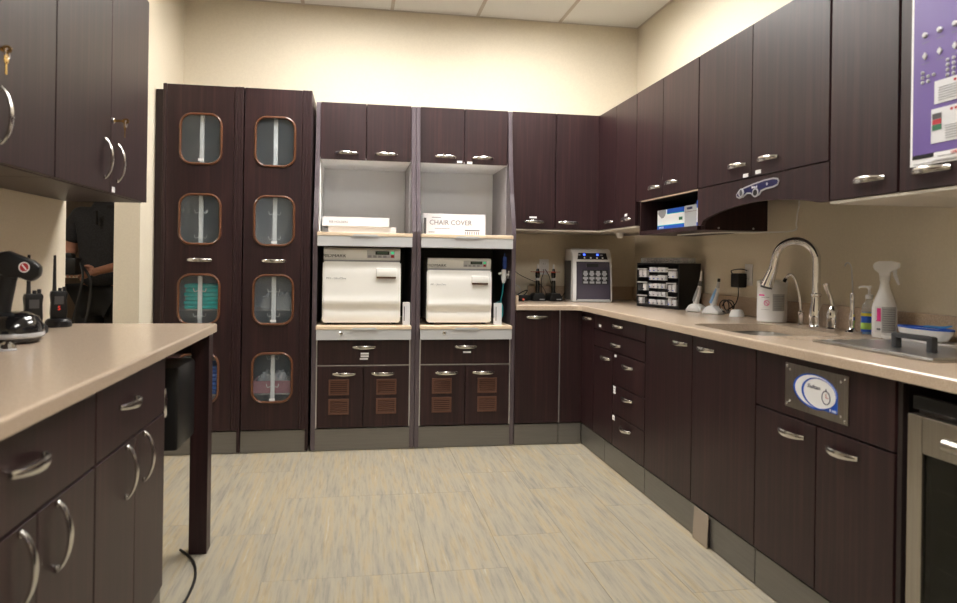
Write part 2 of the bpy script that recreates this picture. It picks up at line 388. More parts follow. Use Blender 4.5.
def carcass(unit, ax, f, wallc, a0, a1, z0, z1, m='wood_in', front=.02, nobottom=False):
    """open box behind the doors"""
    a0, a1 = min(a0, a1), max(a0, a1); D = abs(wallc - f) - .002; t = .016; bm = bmesh.new()
    fbox(bm, ax, f, a0 + .0005, a0 + t, z0, z1, front, D); fbox(bm, ax, f, a1 - t, a1 - .0005, z0, z1, front, D)
    fbox(bm, ax, f, a0 + t, a1 - t, z0, z0 + t, front, D); fbox(bm, ax, f, a0 + t, a1 - t, z1 - t, z1, front, D)
    fbox(bm, ax, f, a0 + t, a1 - t, z0 + t, z1 - t, D - .01, D)
    return obj('carcass', bm, m, unit)
def kick(unit, ax, f, a0, a1, zt=.135, d=.006):
    bm = bmesh.new(); fbox(bm, ax, f, a0 + .002, a1 - .002, .004, zt, d, d + .014, .001); return obj('toe_kick', bm, 'kick', unit)

# ------------------------------------------------------------------ tall glass-window cabinets (back wall, left)
FB = 4.45; UZ0, UZ1 = 1.40, 2.18
WZ = [(2.03, 1.738), (1.556, 1.255), (1.08, .776), (.607, .305)]
def tall(x0, x1, dx0, dx1, cx, label, pil, hw):
    t = thing('tall_cabinet', label, 'cabinet', ((x0 + x1) / 2, FB + .3, 0), 0, 'tall cabinets with oval windows')
    z0, z1 = .14, 2.205
    bm = bmesh.new(); D = YB - FB - .003
    fbox(bm, 'B', FB, x0, x0 + .018, z0 - .13, z1, .02, D); fbox(bm, 'B', FB, x1 - .018, x1, z0 - .13, z1, .0, D)
    fbox(bm, 'B', FB, x0 + .018, x1 - .018, z1 - .02, z1, .02, D); fbox(bm, 'B', FB, x0 + .018, x1 - .018, z0, z0 + .02, .02, D)
    obj('carcass', bm, 'wood', t)
    bm = bmesh.new(); fbox(bm, 'B', FB, x0 + .018, x1 - .018, z0 + .02, z1 - .02, .36, .37)
    obj('back_panel', bm, 'greytub', t)
    for sz in (1.64, 1.24, .86, .345):
        bm = bmesh.new()
        for k in range(7): fbox(bm, 'B', FB, x0 + .02, x1 - .02, sz, sz + .004, .07 + k * .045, .074 + k * .045)
        fbox(bm, 'B', FB, x0 + .02, x1 - .02, sz - .004, sz + .004, .066, .072)
        obj('wire_shelf', bm, 'alu', t)
    # door leaf with four rounded windows
    bm = bmesh.new(); ww, wh, wr = .236, .300, .07
    zz = [z1 - .002] + [(WZ[i][1] + WZ[i + 1][0]) / 2 for i in range(3)] + [z0 + .002]
    for i in range(4):
        cz = (WZ[i][0] + WZ[i][1]) / 2; inner = rrect(cx, cz, ww, wh, wr, 8); outer = []
        X0, X1, Z0, Z1 = dx0 + .0015, dx1 - .0015, zz[i + 1], zz[i]
        for q, (px, pz) in enumerate(inner):
            if q % 9 == 4:
                outer.append((X1 if px > cx else X0, Z1 if pz > cz else Z0)); continue
            ux, uz = px - cx, pz - cz; k = q // 9; j = q % 9
            # arc points before / after the middle one go to the two cell sides meeting in that corner
            vertical_first = (k in (0, 2)) == (j < 4)
            if vertical_first: outer.append((X1 if ux > 0 else X0, pz))
            else: outer.append((px, Z1 if uz > 0 else Z0))
        ring_prism(bm, outer, inner, FB, FB + .02, 'y')
    bmesh.ops.remove_doubles(bm, verts=bm.verts[:], dist=.0004)
    dr = obj('door', bm, 'wood', t)
    for i in range(4):
        cz = (WZ[i][0] + WZ[i][1]) / 2; bm = bmesh.new()
        path = rrect(cx, cz, ww - .004, wh - .004, wr - .002, 8); rings = []
        b = bmesh.new(); n = 8
        for q, (px, pz) in enumerate(path):
            a = path[q - 1]; c = path[(q + 1) % len(path)]; tx, tz = c[0] - a[0], c[1] - a[1]; l = math.hypot(tx, tz) or 1; nx_, nz_ = tz / l, -tx / l
            rings.append([b.verts.new((px + nx_ * .0075 * math.cos(u), FB - .001 - .008 * math.sin(u), pz + nz_ * .0075 * math.cos(u))) for u in [2 * math.pi * s / n for s in range(n)]])
        for q in range(len(rings)):
            A, B = rings[q], rings[(q + 1) % len(rings)]
            for s in range(n): b.faces.new((A[s], A[(s + 1) % n], B[(s + 1) % n], B[s]))
        bmesh.ops.recalc_face_normals(b, faces=b.faces[:]); merge(bm, b)
        obj('window_gasket', bm, 'frame', dr, smooth=True)
        bm = bmesh.new(); prism(bm, rrect(cx, cz, ww - .008, wh - .008, wr - .004, 8), FB + .009, FB + .012, 'y'); obj('window_pane', bm, 'glass', dr)
    # inner upright standard seen through the glass, with little hooks
    bm = bmesh.new(); fbox(bm, 'B', FB, cx - .012, cx + .012, .2, 2.12, .03, .042)
    for z in (1.62, 1.45, 1.30, .98, .83, .57, .40):
        for s in (-1, 1): tube(bm, [(cx + s * .01, FB + .03, z), (cx + s * .03, FB + .028, z - .006), (cx + s * .036, FB + .028, z + .014)], .0022, 6, 3)
    obj('upright_standard', bm, 'white', t)
    small_labels(dr, 'B', FB + .008, hw, .034, .013)
    handle(dr, 'B', FB, cx, 1.163)
    # fluted pilaster
    bm = bmesh.new(); p0, p1 = pil; k = 3; wv = (p1 - p0) / k
    for i in range(k): fbox(bm, 'B', FB, p0 + i * wv, p0 + (i + 1) * wv, .14, 2.205, -.003, .02, .0025)
    obj('fluted_pilaster', bm, 'wood_dark', t)
    kick(t, 'B', FB, x0, x1)
    return t
tl = tall(-1.14, -.682, -1.118, -.735, -.925, 'left tall dark wood cabinet with teal and blue bundles behind its oval windows', (-.735, -.684), [(-.925, 1.762)])
bm = bmesh.new(); fbox(bm, 'B', FB, -1.14, -1.118, .14, 2.205, -.004, .02, .004); obj('edge_strip', bm, 'wood_dark', tl)
tr = tall(-.680, -.282, -.676, -.338, -.497, 'right tall dark wood cabinet with a pink tub behind its lowest oval window', (-.338, -.284), [(-.497, 1.276), (-.497, .799), (-.497, .322)])
fp = tag(obj('filler_panel', BX((XL + .003, -1.141, FB + .03, YB - .003, .01, 2.175, .001)), 'wood'), 'narrow dark wood filler between the left wall and the left tall cabinet', 'panel')
# contents
for i in range(6):
    o = obj('folded_cloth', BX((-1.02 + random.uniform(-.006, .006), -.815 + random.uniform(-.006, .006), FB + .055, FB + .24, .8665 + i * .0255, .8905 + i * .0255, .009)), 'teal', smooth=True)
    tag(o, ['lowest', 'second from bottom', 'third from bottom', 'third from top', 'second from top', 'topmost'][i] + ' teal folded bundle in the left tall cabinet', 'cloth', 'teal bundles in the left tall cabinet')
for i in range(7):
    o = obj('folded_cloth', BX((-1.0 + random.uniform(-.004, .004), -.79, FB + .055, FB + .24, .351 + i * .026, .375 + i * .026, .009)), 'bluecloth', smooth=True)
    tag(o, ['lowest', 'second from bottom', 'third from bottom', 'middle', 'third from top', 'second from top', 'topmost'][i] + ' blue folded bundle in the left tall cabinet', 'cloth', 'blue bundles in the left tall cabinet')
def tub(x0, x1, z0, h, m, label, name='storage_tub'):
    t = thing(name, label, 'tub', ((x0 + x1) / 2, FB + .18, z0))
    y0, y1 = FB + .075, FB + .28; w_ = .004
    obj('shell', BX((x0, x1, y0, y0 + w_, z0, z0 + h), (x0, x1, y1 - w_, y1, z0, z0 + h), (x0, x0 + w_, y0 + w_, y1 - w_, z0, z0 + h), (x1 - w_, x1, y0 + w_, y1 - w_, z0, z0 + h), (x0 + w_, x1 - w_, y0 + w_, y1 - w_, z0, z0 + w_)), m, t)
    obj('rim', BX((x0 - .005, x1 + .005, y0 - .005, y0, z0 + h - .01, z0 + h), (x0 - .005, x1 + .005, y1, y1 + .005, z0 + h - .01, z0 + h)), m, t)
tub(-.615, -.385, .350, .075, 'pink', 'pink tub of papers behind the lowest window of the right tall cabinet')
tub(-.575, -.385, .865, .075, 'greytub', 'grey tub of wrapped instruments behind the third window of the right tall cabinet')
def crumple(name, x0, x1, y0, y1, z0, z1, m, label, cat):
    bm = bmesh.new(); nx_, ny_ = 14, 8; g = {}
    for i in range(nx_ + 1):
        for j in range(ny_ + 1):
            e = min(i, nx_ - i) / nx_ * 2; h = (z1 - z0) * (.35 + .65 * random.random()) * min(1, e * 3 + .3)
            g[i, j] = bm.verts.new((x0 + (x1 - x0) * i / nx_ + random.uniform(-.004, .004), y0 + (y1 - y0) * j / ny_, z0 + h))
    for i in range(nx_):
        for j in range(ny_): bm.faces.new((g[i, j], g[i + 1, j], g[i + 1, j + 1], g[i, j + 1]))
    r = bmesh.ops.extrude_face_region(bm, geom=bm.faces[:])
    for v in r['geom']:
        if isinstance(v, bmesh.types.BMVert): v.co.z = z0
    bmesh.ops.recalc_face_normals(bm, faces=bm.faces[:]); return tag(obj(name, bm, m), label, cat)
crumple('paper_bundle', -.605, -.395, FB + .1, FB + .26, .38, .475, 'paper', 'crumpled white papers heaped in the pink tub', 'paper')
crumple('wrapped_instruments', -.565, -.395, FB + .1, FB + .26, .89, .98, 'greytub', 'pale plastic-wrapped instruments heaped in the grey tub', 'pouch')

# ------------------------------------------------------------------ two sterilizer towers
def tower(x0, x1, label, dlabels, ulabels, tag_n):
    t = thing('sterilizer_cabinet', label, 'cabinet', ((x0 + x1) / 2, FB + .3, 0), 0, 'open-centre sterilizer cabinets')
    i0, i1 = x0 + .028, x1 - .028; D = YB - .003
    prof = [(FB, .01), (D, .01), (D, 2.175), (4.615, 2.175), (4.60, 2.0), (4.57, 1.80), (4.53, 1.62), (4.475, 1.46), (FB, 1.36)]
    for a, b_ in ((x0 + .0005, i0), (i1, x1 - .0005)):
        bm = bmesh.new(); prism(bm, prof, a, b_, 'x', .002); obj('side_panel', bm, 'wood_lit_edge', t)
    obj('back_panel', BX((i0, i1, D - .03, D, 1.36, 1.82)), 'ltgrey', t)
    obj('bay_back', BX((i0, i1, D - .03, D, .78, 1.27)), 'black', t)
    bm = BX((i0, i1, FB + .15 + .025, D, 1.815, 1.83)); obj('soffit', bm, 'ltgrey', t)
    bm = BX((i0, i0 + .016, 4.645, D, 1.83, 2.175), (i1 - .016, i1, 4.645, D, 1.83, 2.175), (i0 + .016, i1 - .016, 4.645, D, 2.16, 2.175), (i0 + .016, i1 - .016, D - .02, D, 1.83, 2.16)); obj('upper_box', bm, 'wood_in', t)
    # grey liner on the inner sides of the open bay
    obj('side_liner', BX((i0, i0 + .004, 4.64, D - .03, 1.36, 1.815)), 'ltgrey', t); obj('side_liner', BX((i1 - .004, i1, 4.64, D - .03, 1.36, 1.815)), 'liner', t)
    mid = (i0 + i1) / 2
    for k, (a, b_, hx) in enumerate(((i0, mid, mid - .123), (mid, i1, mid + .125))):
        door(t, 'B', 4.62, a, b_, 1.815, 2.18, (hx, 1.858), labels=[q for q in ulabels if a < q[0] < b_], lw=.034, lh=.014)
    for z, zt in ((1.345, 1.258), (.772, .684)):
        sh = obj('shelf', BX((i0 - .002, i1 + .002, 4.415, D - .031, z - .022, z, .003)), 'birch', t)
        zb = z - .022
        obj('shelf_fascia', BX((i0, i1, 4.418, 4.434, zt + .002, zb, .001)), 'fascia', t)
        bm = bmesh.new(); prism(bm, [(mid - .085, zb - .002), (mid - .065, z - .012), (mid + .065, z - .012), (mid + .085, zb - .002)], 4.411, 4.4145, 'y'); obj('finger_pull', bm, 'fascia', sh)
    # lock with keyhole
    bm = bmesh.new(); lathe(bm, [(.011, 0), (.011, .004), (.008, .006)], 20, (0, 0, 0), mx=Matrix.Rotation(R(90), 4, 'X')); bmesh.ops.translate(bm, verts=bm.verts[:], vec=(x0 + .178, 4.418, .728))
    lk = obj('lock', bm, 'chrome', t)
    obj('keyhole', BX((x0 + .174, x0 + .182, 4.4115, 4.4122, .724, .732)), 'black', lk)
    # lower box, drawer, doors
    bm = bmesh.new(); fbox(bm, 'B', FB, i0, i1, .14, .155, .02, .6); fbox(bm, 'B', FB, i0, i1, .52, .53, .02, .6); fbox(bm, 'B', FB, i0, i1, .155, .67, .58, .6); obj('lower_box', bm, 'wood_in', t)
    for a in (i0 + .0005, i1 - .0065):
        bm = bmesh.new(); fbox(bm, 'B', FB, a, a + .006, .14, .682, .001, .02); obj('edge_strip', bm, 'alu', t)
    bm = bmesh.new(); fbox(bm, 'B', FB, i0 + .007, i1 - .007, .5225, .527, .003, .02); obj('edge_strip', bm, 'alu', t)
    dr = door(t, 'B', FB, i0 + .006, i1 - .006, .528, .684, (mid + .002, .638), name='drawer', labels=dlabels, lw=.05, lh=.011)
    for k, (a, b_, hx, vx) in enumerate(((i0 + .006, mid, mid - .118, mid - .148), (mid, i1 - .006, mid + .118, mid + .142))):
        d_ = door(t, 'B', FB, a, b_, .142, .522, (hx, .474))
        for vz in (.392, .273):
            w2, h2 = .062, .048; bm = bmesh.new(); f = FB
            fbox(bm, 'B', f, vx - w2, vx + w2, vz + h2 - .01, vz + h2, -.007, 0, .001); fbox(bm, 'B', f, vx - w2, vx + w2, vz - h2, vz - h2 + .01, -.007, 0, .001)
            fbox(bm, 'B', f, vx - w2, vx - w2 + .01, vz - h2 + .01, vz + h2 - .01, -.007, 0, .001); fbox(bm, 'B', f, vx + w2 - .01, vx + w2, vz - h2 + .01, vz + h2 - .01, -.007, 0, .001)
            for q in range(6):
                zz = vz - h2 + .0165 + q * .0125
                prism(bm, [(f - .0008, zz), (f - .006, zz - .003), (f - .006, zz + .0015), (f - .0008, zz + .0045)], vx - w2 + .01, vx + w2 - .01, 'x')
            obj('vent_grille', bm, 'vent', d_)
    kick(t, 'B', FB, x0, x1)
    return t
tower(-.267, .365, 'left open-centre dark cabinet with the larger sterilizer and three stickers on its drawer', [(.055, .598), (.055, .582), (.05, .566)], [], 0)
tower(.366, 1.004, 'right open-centre dark cabinet with the smaller sterilizer and one sticker on its drawer', [(.695, .603)], [(.655, 1.829), (.722, 1.826)], 1)

# autoclaves
def autoclave(x0, x1, z0, z1, yf, label, model):
    t = thing('autoclave', label, 'sterilizer', ((x0 + x1) / 2, yf + .25, z0), 0, 'white tabletop sterilizers'); W = x1 - x0; H = z1 - z0
    zs = z0 + H * .83
    obj('housing', BX((x0 + .012, x1 - .012, yf + .03, yf + .48, z0 + .012, z1, .012)), 'cream', t, smooth=True)
    for sx in (x0 + .04, x1 - .04):
        for sy in (yf + .06, yf + .44):
            bm = bmesh.new(); lathe(bm, [(.014, z0), (.014, z0 + .014)], 12, (sx, sy, 0)); obj('foot', bm, 'rubber', t)
    # control head
    bm = bmesh.new(); prism(bm, [(yf + .02, zs + .003), (yf + .005, z1 - .012), (yf + .02, z1 - .001), (yf + .1, z1 + .001), (yf + .1, zs + .003)], x0 + .004, x1 - .004, 'x', .004); obj('control_head', bm, 'cream', t, smooth=True)
    # bulging door, wavy profile
    pr = []
    hh = zs - z0 - .018
    for i in range(25):
        u = i / 24; bulge = -.012 * math.sin(math.pi * u) ** .6 + .010 * math.exp(-((u - .22) / .06) ** 2) - .008 * math.exp(-((u - .34) / .07) ** 2) + .006 * math.exp(-((u - .92) / .05) ** 2)
        pr.append((yf + .006 + bulge, z0 + .012 + hh * u))
    pr = [(yf + .05, z0 + .012)] + pr + [(yf + .05, z0 + .012 + hh)]
    bm = bmesh.new(); prism(bm, pr, x0, x1, 'x'); bmesh.ops.bevel(bm, geom=[e for e in bm.edges if abs(e.calc_face_angle(0) - math.pi / 2) < .5 and abs(e.verts[0].co.x - e.verts[1].co.x) < 1e-5], offset=.008, segments=3, affect='EDGES')
    dr = obj('door', bm, 'cream', t, smooth=True)
    obj('seam_line', BX((x0 + .006, x1 - .006, yf + .012, yf + .05, zs - .006, zs + .003)), 'grey', t)
    # door handle on the right
    hx0, hx1, hz = x1 - W * .32, x1 - W * .06, z0 + H * .60
    obj('door_handle', BX((hx0, hx1, yf - .024, yf + .01, hz + .012, hz + H * .135, .005)), 'cream', dr, smooth=True)
    obj('handle_shadow', BX((hx0 + .004, hx1 - .003, yf - .018, yf + .01, hz + .002, hz + .0115)), 'vent', dr)  # shade beneath the handle, put in as a brown strip
    # control panel
    def yy(z): return yf + .02 - (z - zs) / (z1 - .012 - zs) * .015
    pz0, pz1 = zs + (z1 - zs) * .22, z1 - .016
    px0, px1 = x0 + W * .56, x1 - W * .08
    def panel(a0, a1, b0, b1, lift, m, n, par=t):
        bm = bmesh.new(); prism(bm, [(yy(b0) - lift, b0), (yy(b1) - lift, b1), (yy(b1) + .004, b1), (yy(b0) + .004, b0)], a0, a1, 'x'); return obj(n, bm, m, par)
    cp = panel(px0, px1, pz0, pz1, .0012, 'silver', 'control_panel')
    ww = px1 - px0
    panel(px0 + ww * .30, px0 + ww * .80, pz0 + (pz1 - pz0) * .45, pz1 - .004, .002, 'black', 'display', cp)
    panel(px0 + ww * .35, px0 + ww * .75, pz0 + (pz1 - pz0) * .58, pz1 - .008, .0026, 'dispgreen', 'display_screen', cp)
    panel(px0 + ww * .86, px0 + ww * .97, pz0 + (pz1 - pz0) * .55, pz1 - .006, .002, 'greenled', 'start_key', cp)
    panel(px0 + ww * .86, px0 + ww * .97, pz0 + .004, pz0 + (pz1 - pz0) * .42, .002, 'red', 'stop_key', cp)
    for k in range(4): panel(px0 + ww * (.04 + .0 + k * .18), px0 + ww * (.16 + k * .18), pz0 + .003, pz0 + (pz1 - pz0) * .36, .002, 'grey', 'key', cp)
    lettering('MIDMARK', H * .062, 'black', t, face('B', (x0 + W * .14, yy((zs + z1) / 2) - .0015, (zs + pz1) / 2 - .004)) @ Matrix.Rotation(R(-20), 4, 'X'), name='logo', local=False, sx=1.1, shear=.2).name
    lettering(model, H * .036, 'textgrey', dr, face('B', (x0 + W * .17, yf - .0095, z0 + H * .60)), local=True, shear=.2, ext=.0004)
    return t
autoclave(-.207, .272, .776, 1.253, 4.47, 'larger white sterilizer with a bulging door in the left open cabinet', 'M11 - UltraClave')
autoclave(.437, .853, .776, 1.197, 4.475, 'smaller white sterilizer with a bulging door in the right open cabinet', 'M9 - UltraClave')
def carton(name, x0, x1, y0, y1, z0, z1, m, label, lines=None, ax='B', grp=None, bev=.0015):
    t = thing(name, label, 'box', ((x0 + x1) / 2, (y0 + y1) / 2, z0), 0, grp)
    obj('carton', BX((x0, x1, y0, y1, z0, z1, bev)), m, t)
    obj('lid_flap', BX((x0 + .002, x1 - .002, y0 - .0006, y0 + .01, z1 - .012, z1 + .0006)), m, t)
    return t
c1 = carton('upright_box', .287, .333, 4.46, 4.50, .773, .915, 'paper', 'upright white box right of the larger sterilizer')
obj('side_print', BX((.293, .299, 4.459, 4.46, .80, .89)), 'textgrey', c1)
c2 = carton('upright_box', .870, .918, 4.46, 4.50, .773, .912, 'paper', 'upright white box right of the smaller sterilizer')
obj('side_print', BX((.878, .883, 4.459, 4.46, .80, .89)), 'textgrey', c2)
c3 = carton('flat_box', -.186, .25, 4.68, 4.95, 1.346, 1.392, 'paper', 'lower of two flat white boxes on the left open shelf')
c4 = carton('flat_box', -.222, .205, 4.66, 4.90, 1.3935, 1.452, 'paper', 'upper of two flat white boxes on the left open shelf')
lettering('BIB HOLDERS', .02, 'textgrey', c4, face('B', (-.12, 4.659, 1.42)), local=False)
cc = carton('chair_cover_box', .425, .838, 4.65, 4.90, 1.346, 1.488, 'paper', 'white carton lettered CHAIR COVER on the right open shelf')
obj('spine_label', BX((.4275, .444, 4.6485, 4.65, 1.352, 1.46)), 'darkgrey', cc)
lettering('CHAIR COVER', .046, 'textgrey', cc, face('B', (.605, 4.6485, 1.43)), local=False, sx=.95)
for q in ((.48, .54, 1.462, 1.466), (.50, .60, 1.39, 1.393), (.46, .50, 1.365, 1.37), (.70, .80, 1.378, 1.386)): obj('print_line', BX((q[0], q[1], 4.649, 4.65, q[2], q[3])), 'textgrey', cc)
for k in range(7): obj('barcode', BX((.70 + k * .015, .706 + k * .015, 4.649, 4.65, 1.353, 1.373)), 'textgrey', cc)
# filter valve with tubing hanging at the right inside the right tower
t = thing('filter_valve', 'blue and clear syringe valve on coiled teal tubing beside the smaller sterilizer', 'valve', (.94, 4.53, .78))
bm = bmesh.new(); lathe(bm, [(.004, 1.235), (.004, 1.215), (.013, 1.21), (.014, 1.15), (.010, 1.13)], 16, (.945, 4.52, 0)); obj('blue_barrel', bm, mat('blue_barrel', (.03, .07, .30), .3), t, smooth=True)
bm = bmesh.new(); lathe(bm, [(.016, 1.128), (.018, 1.10), (.016, 1.06), (.008, 1.04)], 16, (.94, 4.52, 0)); tube(bm, [(.94, 4.52, 1.09), (.975, 4.52, 1.095)], .008, 8, 2); tube(bm, [(.94, 4.52, 1.11), (.905, 4.52, 1.10)], .007, 8, 2); obj('clear_valve_body', bm, 'white', t, smooth=True)
bm = bmesh.new(); tube(bm, [(.965, 4.52, 1.07), (.973, 4.52, 1.12)], .006, 8, 2); obj('lever', bm, 'alu', t)
bm = bmesh.new(); pts = [(.94, 4.52, 1.045), (.935, 4.525, .98), (.925, 4.53, .92)]
for k in range(28): a = k * .75; pts.append((.915 + .028 * math.cos(a), 4.545 + .003 * math.sin(k), .875 + .045 * math.sin(a) - k * .0012))
tube(bm, pts, .0028, 6, 4); obj('teal_tubing', bm, 'tealtube', t, smooth=True)

# ------------------------------------------------------------------ back run right of towers, corner
FR = 1.45; CT = .905; CB = .87
t = thing('base_cabinet', 'single-door dark base cabinet on the back wall beneath the counter corner', 'cabinet', (1.2, 4.8, 0), 0, 'dark wood base cabinets')
carcass(t, 'B', FB, YB, 1.006, 1.305, .14, CB)
door(t, 'B', FB, 1.006, 1.298, .142, CB - .003, (1.15, .825))
bm = bmesh.new(); fbox(bm, 'B', FB, 1.2995, 1.3055, .14, CB, .001, .02); obj('edge_strip', bm, 'alu', t)
bm = bmesh.new(); fbox(bm, 'B', FB, 1.307, FR + .02, .142, CB, .002, .021); obj('corner_filler', bm, 'wood', t)
kick(t, 'B', FB, 1.006, 1.30); kick(t, 'B', FB, 1.30, FR + .004)
t = thing('base_cabinet', 'narrow corner base cabinet on the right run with one small pull', 'cabinet', (1.75, 4.33, 0), 0, 'dark wood base cabinets')
carcass(t, 'R', FR, XR, 4.212, FB - .01, .14, CB)
door(t, 'R', FR, 4.212, FB + .001, .142, CB - .003, (4.32, .828))
kick(t, 'R', FR, 4.010, FB + .005)
t = thing('base_cabinet', 'right-run base cabinet of five drawers and one narrow door', 'cabinet', (1.75, 3.8, 0), 0, 'dark wood base cabinets')
carcass(t, 'R', FR, XR, 3.415, 4.210, .14, CB)
door(t, 'R', FR, 3.417, 4.21, .775, CB - .003, (3.79, .824), name='drawer', labels=[(4.10, .80)], lw=.04, lh=.017)
door(t, 'R', FR, 3.417, 4.21, .673, .773, (3.82, .716), name='drawer')
door(t, 'R', FR, 3.876, 4.21, .142, .670, (3.985, .622), name='door')
door(t, 'R', FR, 3.417, 3.873, .490, .670, (3.64, .618), name='drawer', labels=[(3.835, .654)], lw=.03, lh=.014)
door(t, 'R', FR, 3.417, 3.873, .325, .488, (3.64, .443), name='drawer', labels=[(3.845, .475), (3.845, .46), (3.845, .445)], lw=.035, lh=.013)
door(t, 'R', FR, 3.417, 3.873, .142, .323, (3.66, .274), name='drawer', labels=[(3.85, .308), (3.85, .293)], lw=.035, lh=.013)
kick(t, 'R', FR, 3.42, 4.008)
t = thing('base_cabinet', 'wide two-door dark base cabinet under the sink on the right run', 'cabinet', (1.75, 2.9, 0), 0, 'dark wood base cabinets')
bm = bmesh.new(); fbox(bm, 'R', FR, 2.402, 2.418, .14, CB, .02, .63); fbox(bm, 'R', FR, 3.397, 3.413, .14, CB, .02, .63); fbox(bm, 'R', FR, 2.418, 3.397, .14, .156, .02, .63); obj('carcass', bm, 'wood_in', t)
door(t, 'R', FR, 2.905, 3.413, .142, CB - .003, (3.015, .82)); door(t, 'R', FR, 2.402, 2.903, .142, CB - .003, (2.775, .82))
kick(t, 'R', FR, 2.402, 3.418)
t = thing('base_cabinet', 'base cabinet with a stainless sign plate above two doors', 'cabinet', (1.75, 2.05, 0), 0, 'dark wood base cabinets')
bm = bmesh.new(); fbox(bm, 'R', FR, 1.69, 1.706, .01, CB, .02, .63); fbox(bm, 'R', FR, 2.384, 2.400, .14, CB, .02, .63); fbox(bm, 'R', FR, 1.706, 2.384, .14, .156, .02, .63); obj('carcass', bm, 'wood_in', t)
obj('false_front', slab('R', FR, 1.715, 2.400, .667, CB - .003), 'wood', t)
door(t, 'R', FR, 2.052, 2.400, .142, .664, (2.178, .612)); door(t, 'R', FR, 1.715, 2.050, .142, .664, (1.925, .612))
obj('filler_strip', slab('R', FR + .004, 1.692, 1.713, .01, CB), 'wood_in', t)
kick(t, 'R', FR, 1.715, 2.400)
# stainless plate with oval sign
t = thing('sign_plate', 'stainless plate with a blue and white oval logo screwed to the base cabinet front', 'sign', (FR, 2.057, .77))
pl = obj('plate', BX((FR - .004, FR - .0005, 1.90, 2.215, .698, .846, .001)), 'steel', t)
def rprism(poly, d, th=.0006):
    """polygon given as (y,z) on the right-run face, proud by d"""
    bm = bmesh.new(); prism(bm, poly, FR - d - th, FR - d, 'x'); return bm
obj('blue_oval', rprism(ellipse(2.056, .773, .112, .056, 40), .004), 'blue', t)
obj('blue_corner', rprism([(2.02, .722), (1.945, .722), (1.945, .79)], .0041), 'blue', t)
obj('white_oval', rprism(ellipse(2.053, .774, .104, .051, 40), .0047), 'label', t)
bm = bmesh.new(); ring_prism(bm, ellipse(2.035, .771, .086, .0485, 40), ellipse(2.031, .771, .080, .0465, 40), FR - .0062, FR - .0054, 'x'); obj('swoosh', bm, 'blue', t)
lettering('Sultan', .018, 'navy', t, face('R', (FR - .0058, 2.06, .788)), local=False, shear=.3, sx=1.5)
bm = bmesh.new(); ring_prism(bm, ellipse(1.998, .764, .021, .022, 24), ellipse(1.998, .764, .018, .019, 24), FR - .0062, FR - .0054, 'x'); fbox(bm, 'R', FR, 1.996, 2.0, .785, .792, -.0062, -.0054); obj('stopwatch_drawing', bm, 'navy', t)
bm = bmesh.new(); fbox(bm, 'R', FR, 1.997, 1.999, .764, .776, -.0062, -.0054); fbox(bm, 'R', FR, 1.988, 1.999, .763, .765, -.0062, -.0054); obj('stopwatch_hands', bm, 'red', t)
lettering('8 min', .014, 'label', t, face('R', (FR - .0053, 1.965, .729)), local=False)
for a, z in ((1.912, .835), (1.93, .825), (1.912, .709), (1.93, .72), (2.203, .835), (2.186, .825), (2.203, .709), (2.186, .72)):
    bm = bmesh.new(); lathe(bm, [(.0045, 0), (.0045, .0015), (.002, .003)], 12, (0, 0, 0), mx=Matrix.Rotation(R(-90), 4, 'Y')); bmesh.ops.translate(bm, verts=bm.verts[:], vec=(FR - .004, a, z)); obj('screw', bm, 'chrome', t, smooth=True)
# cover flap clipped on the toe kick
t = thing('kick_cover', 'tan metal cover plate leaning on the right-run toe kick', 'plate', (FR, 2.79, 0))
bm = bmesh.new(); prism(bm, [(FR - .010, .002), (FR - .004, .137), (FR - .001, .137), (FR - .007, .002)], 2.735, 2.86, 'y', .0006); obj('plate', bm, mat('tan_metal', (.33, .27, .21), .5), t)
obj('side_flange', BX((FR - .003, FR + .005, 2.735, 2.737, .004, .12)), 'wood_in', t)

# worktops
def evaluated_mesh(o):
    bpy.context.view_layer.update(); me = bpy.data.meshes.new_from_object(o.evaluated_get(bpy.context.evaluated_depsgraph_get())); return me
E = 1.424; FE = 4.424
poly = [(1.006, FE), (E - .05, FE), (E - .02, FE - .008), (E - .006, FE - .022), (E, FE - .05), (E, .6), (XR - .002, .6), (XR - .002, YB - .002), (1.006, YB - .002)]
bm = bmesh.new(); prism(bm, poly, CB + .001, CT, 'z')
bmesh.ops.bevel(bm, geom=[e for e in bm.edges if e.verts[0].co.z > CT - .001 and e.verts[1].co.z > CT - .001 and min(v.co.x for v in e.verts) < 1.9], offset=.007, segments=3, affect='EDGES', profile=.5)
wt = obj('worktop', bm, 'counter', smooth=False)
SX0, SX1, SY0, SY1 = 1.50, 1.89, 2.50, 3.04
cut = bmesh.new(); prism(cut, rrect((SX0 + SX1) / 2, (SY0 + SY1) / 2, SX1 - SX0, SY1 - SY0, .07, 8), CB - .05, CT + .05, 'z')
prism(cut, rrect(1.77, 2.03, .29, .50, .02, 3), CB - .05, CT + .05, 'z')
for k in range(7): prism(cut, rrect(1.57 + k * .045, 2.40, .010, .13, .0045, 3), CT - .003, CT + .05, 'z')
co = obj('cutter', cut, None); md = wt.modifiers.new('b', 'BOOLEAN'); md.object = co; md.operation = 'DIFFERENCE'; md.solver = 'EXACT'
me = evaluated_mesh(wt); wt.modifiers.clear(); wt.data = me; bpy.data.objects.remove(co)
if not me.materials: me.materials.append(M['counter'])
tag(wt, 'long beige L-shaped worktop running from the back wall along the right side', 'countertop')
bm = BX((XR - .022, XR - .002, .6, YB - .002, CT + .001, 1.005, .002), (1.25, XR - .022, YB - .022, YB - .002, CT + .001, 1.005, .002))
tag(obj('backsplash', bm, 'splash'), 'speckled tan backsplash strip along the wall behind the right worktop', 'backsplash')
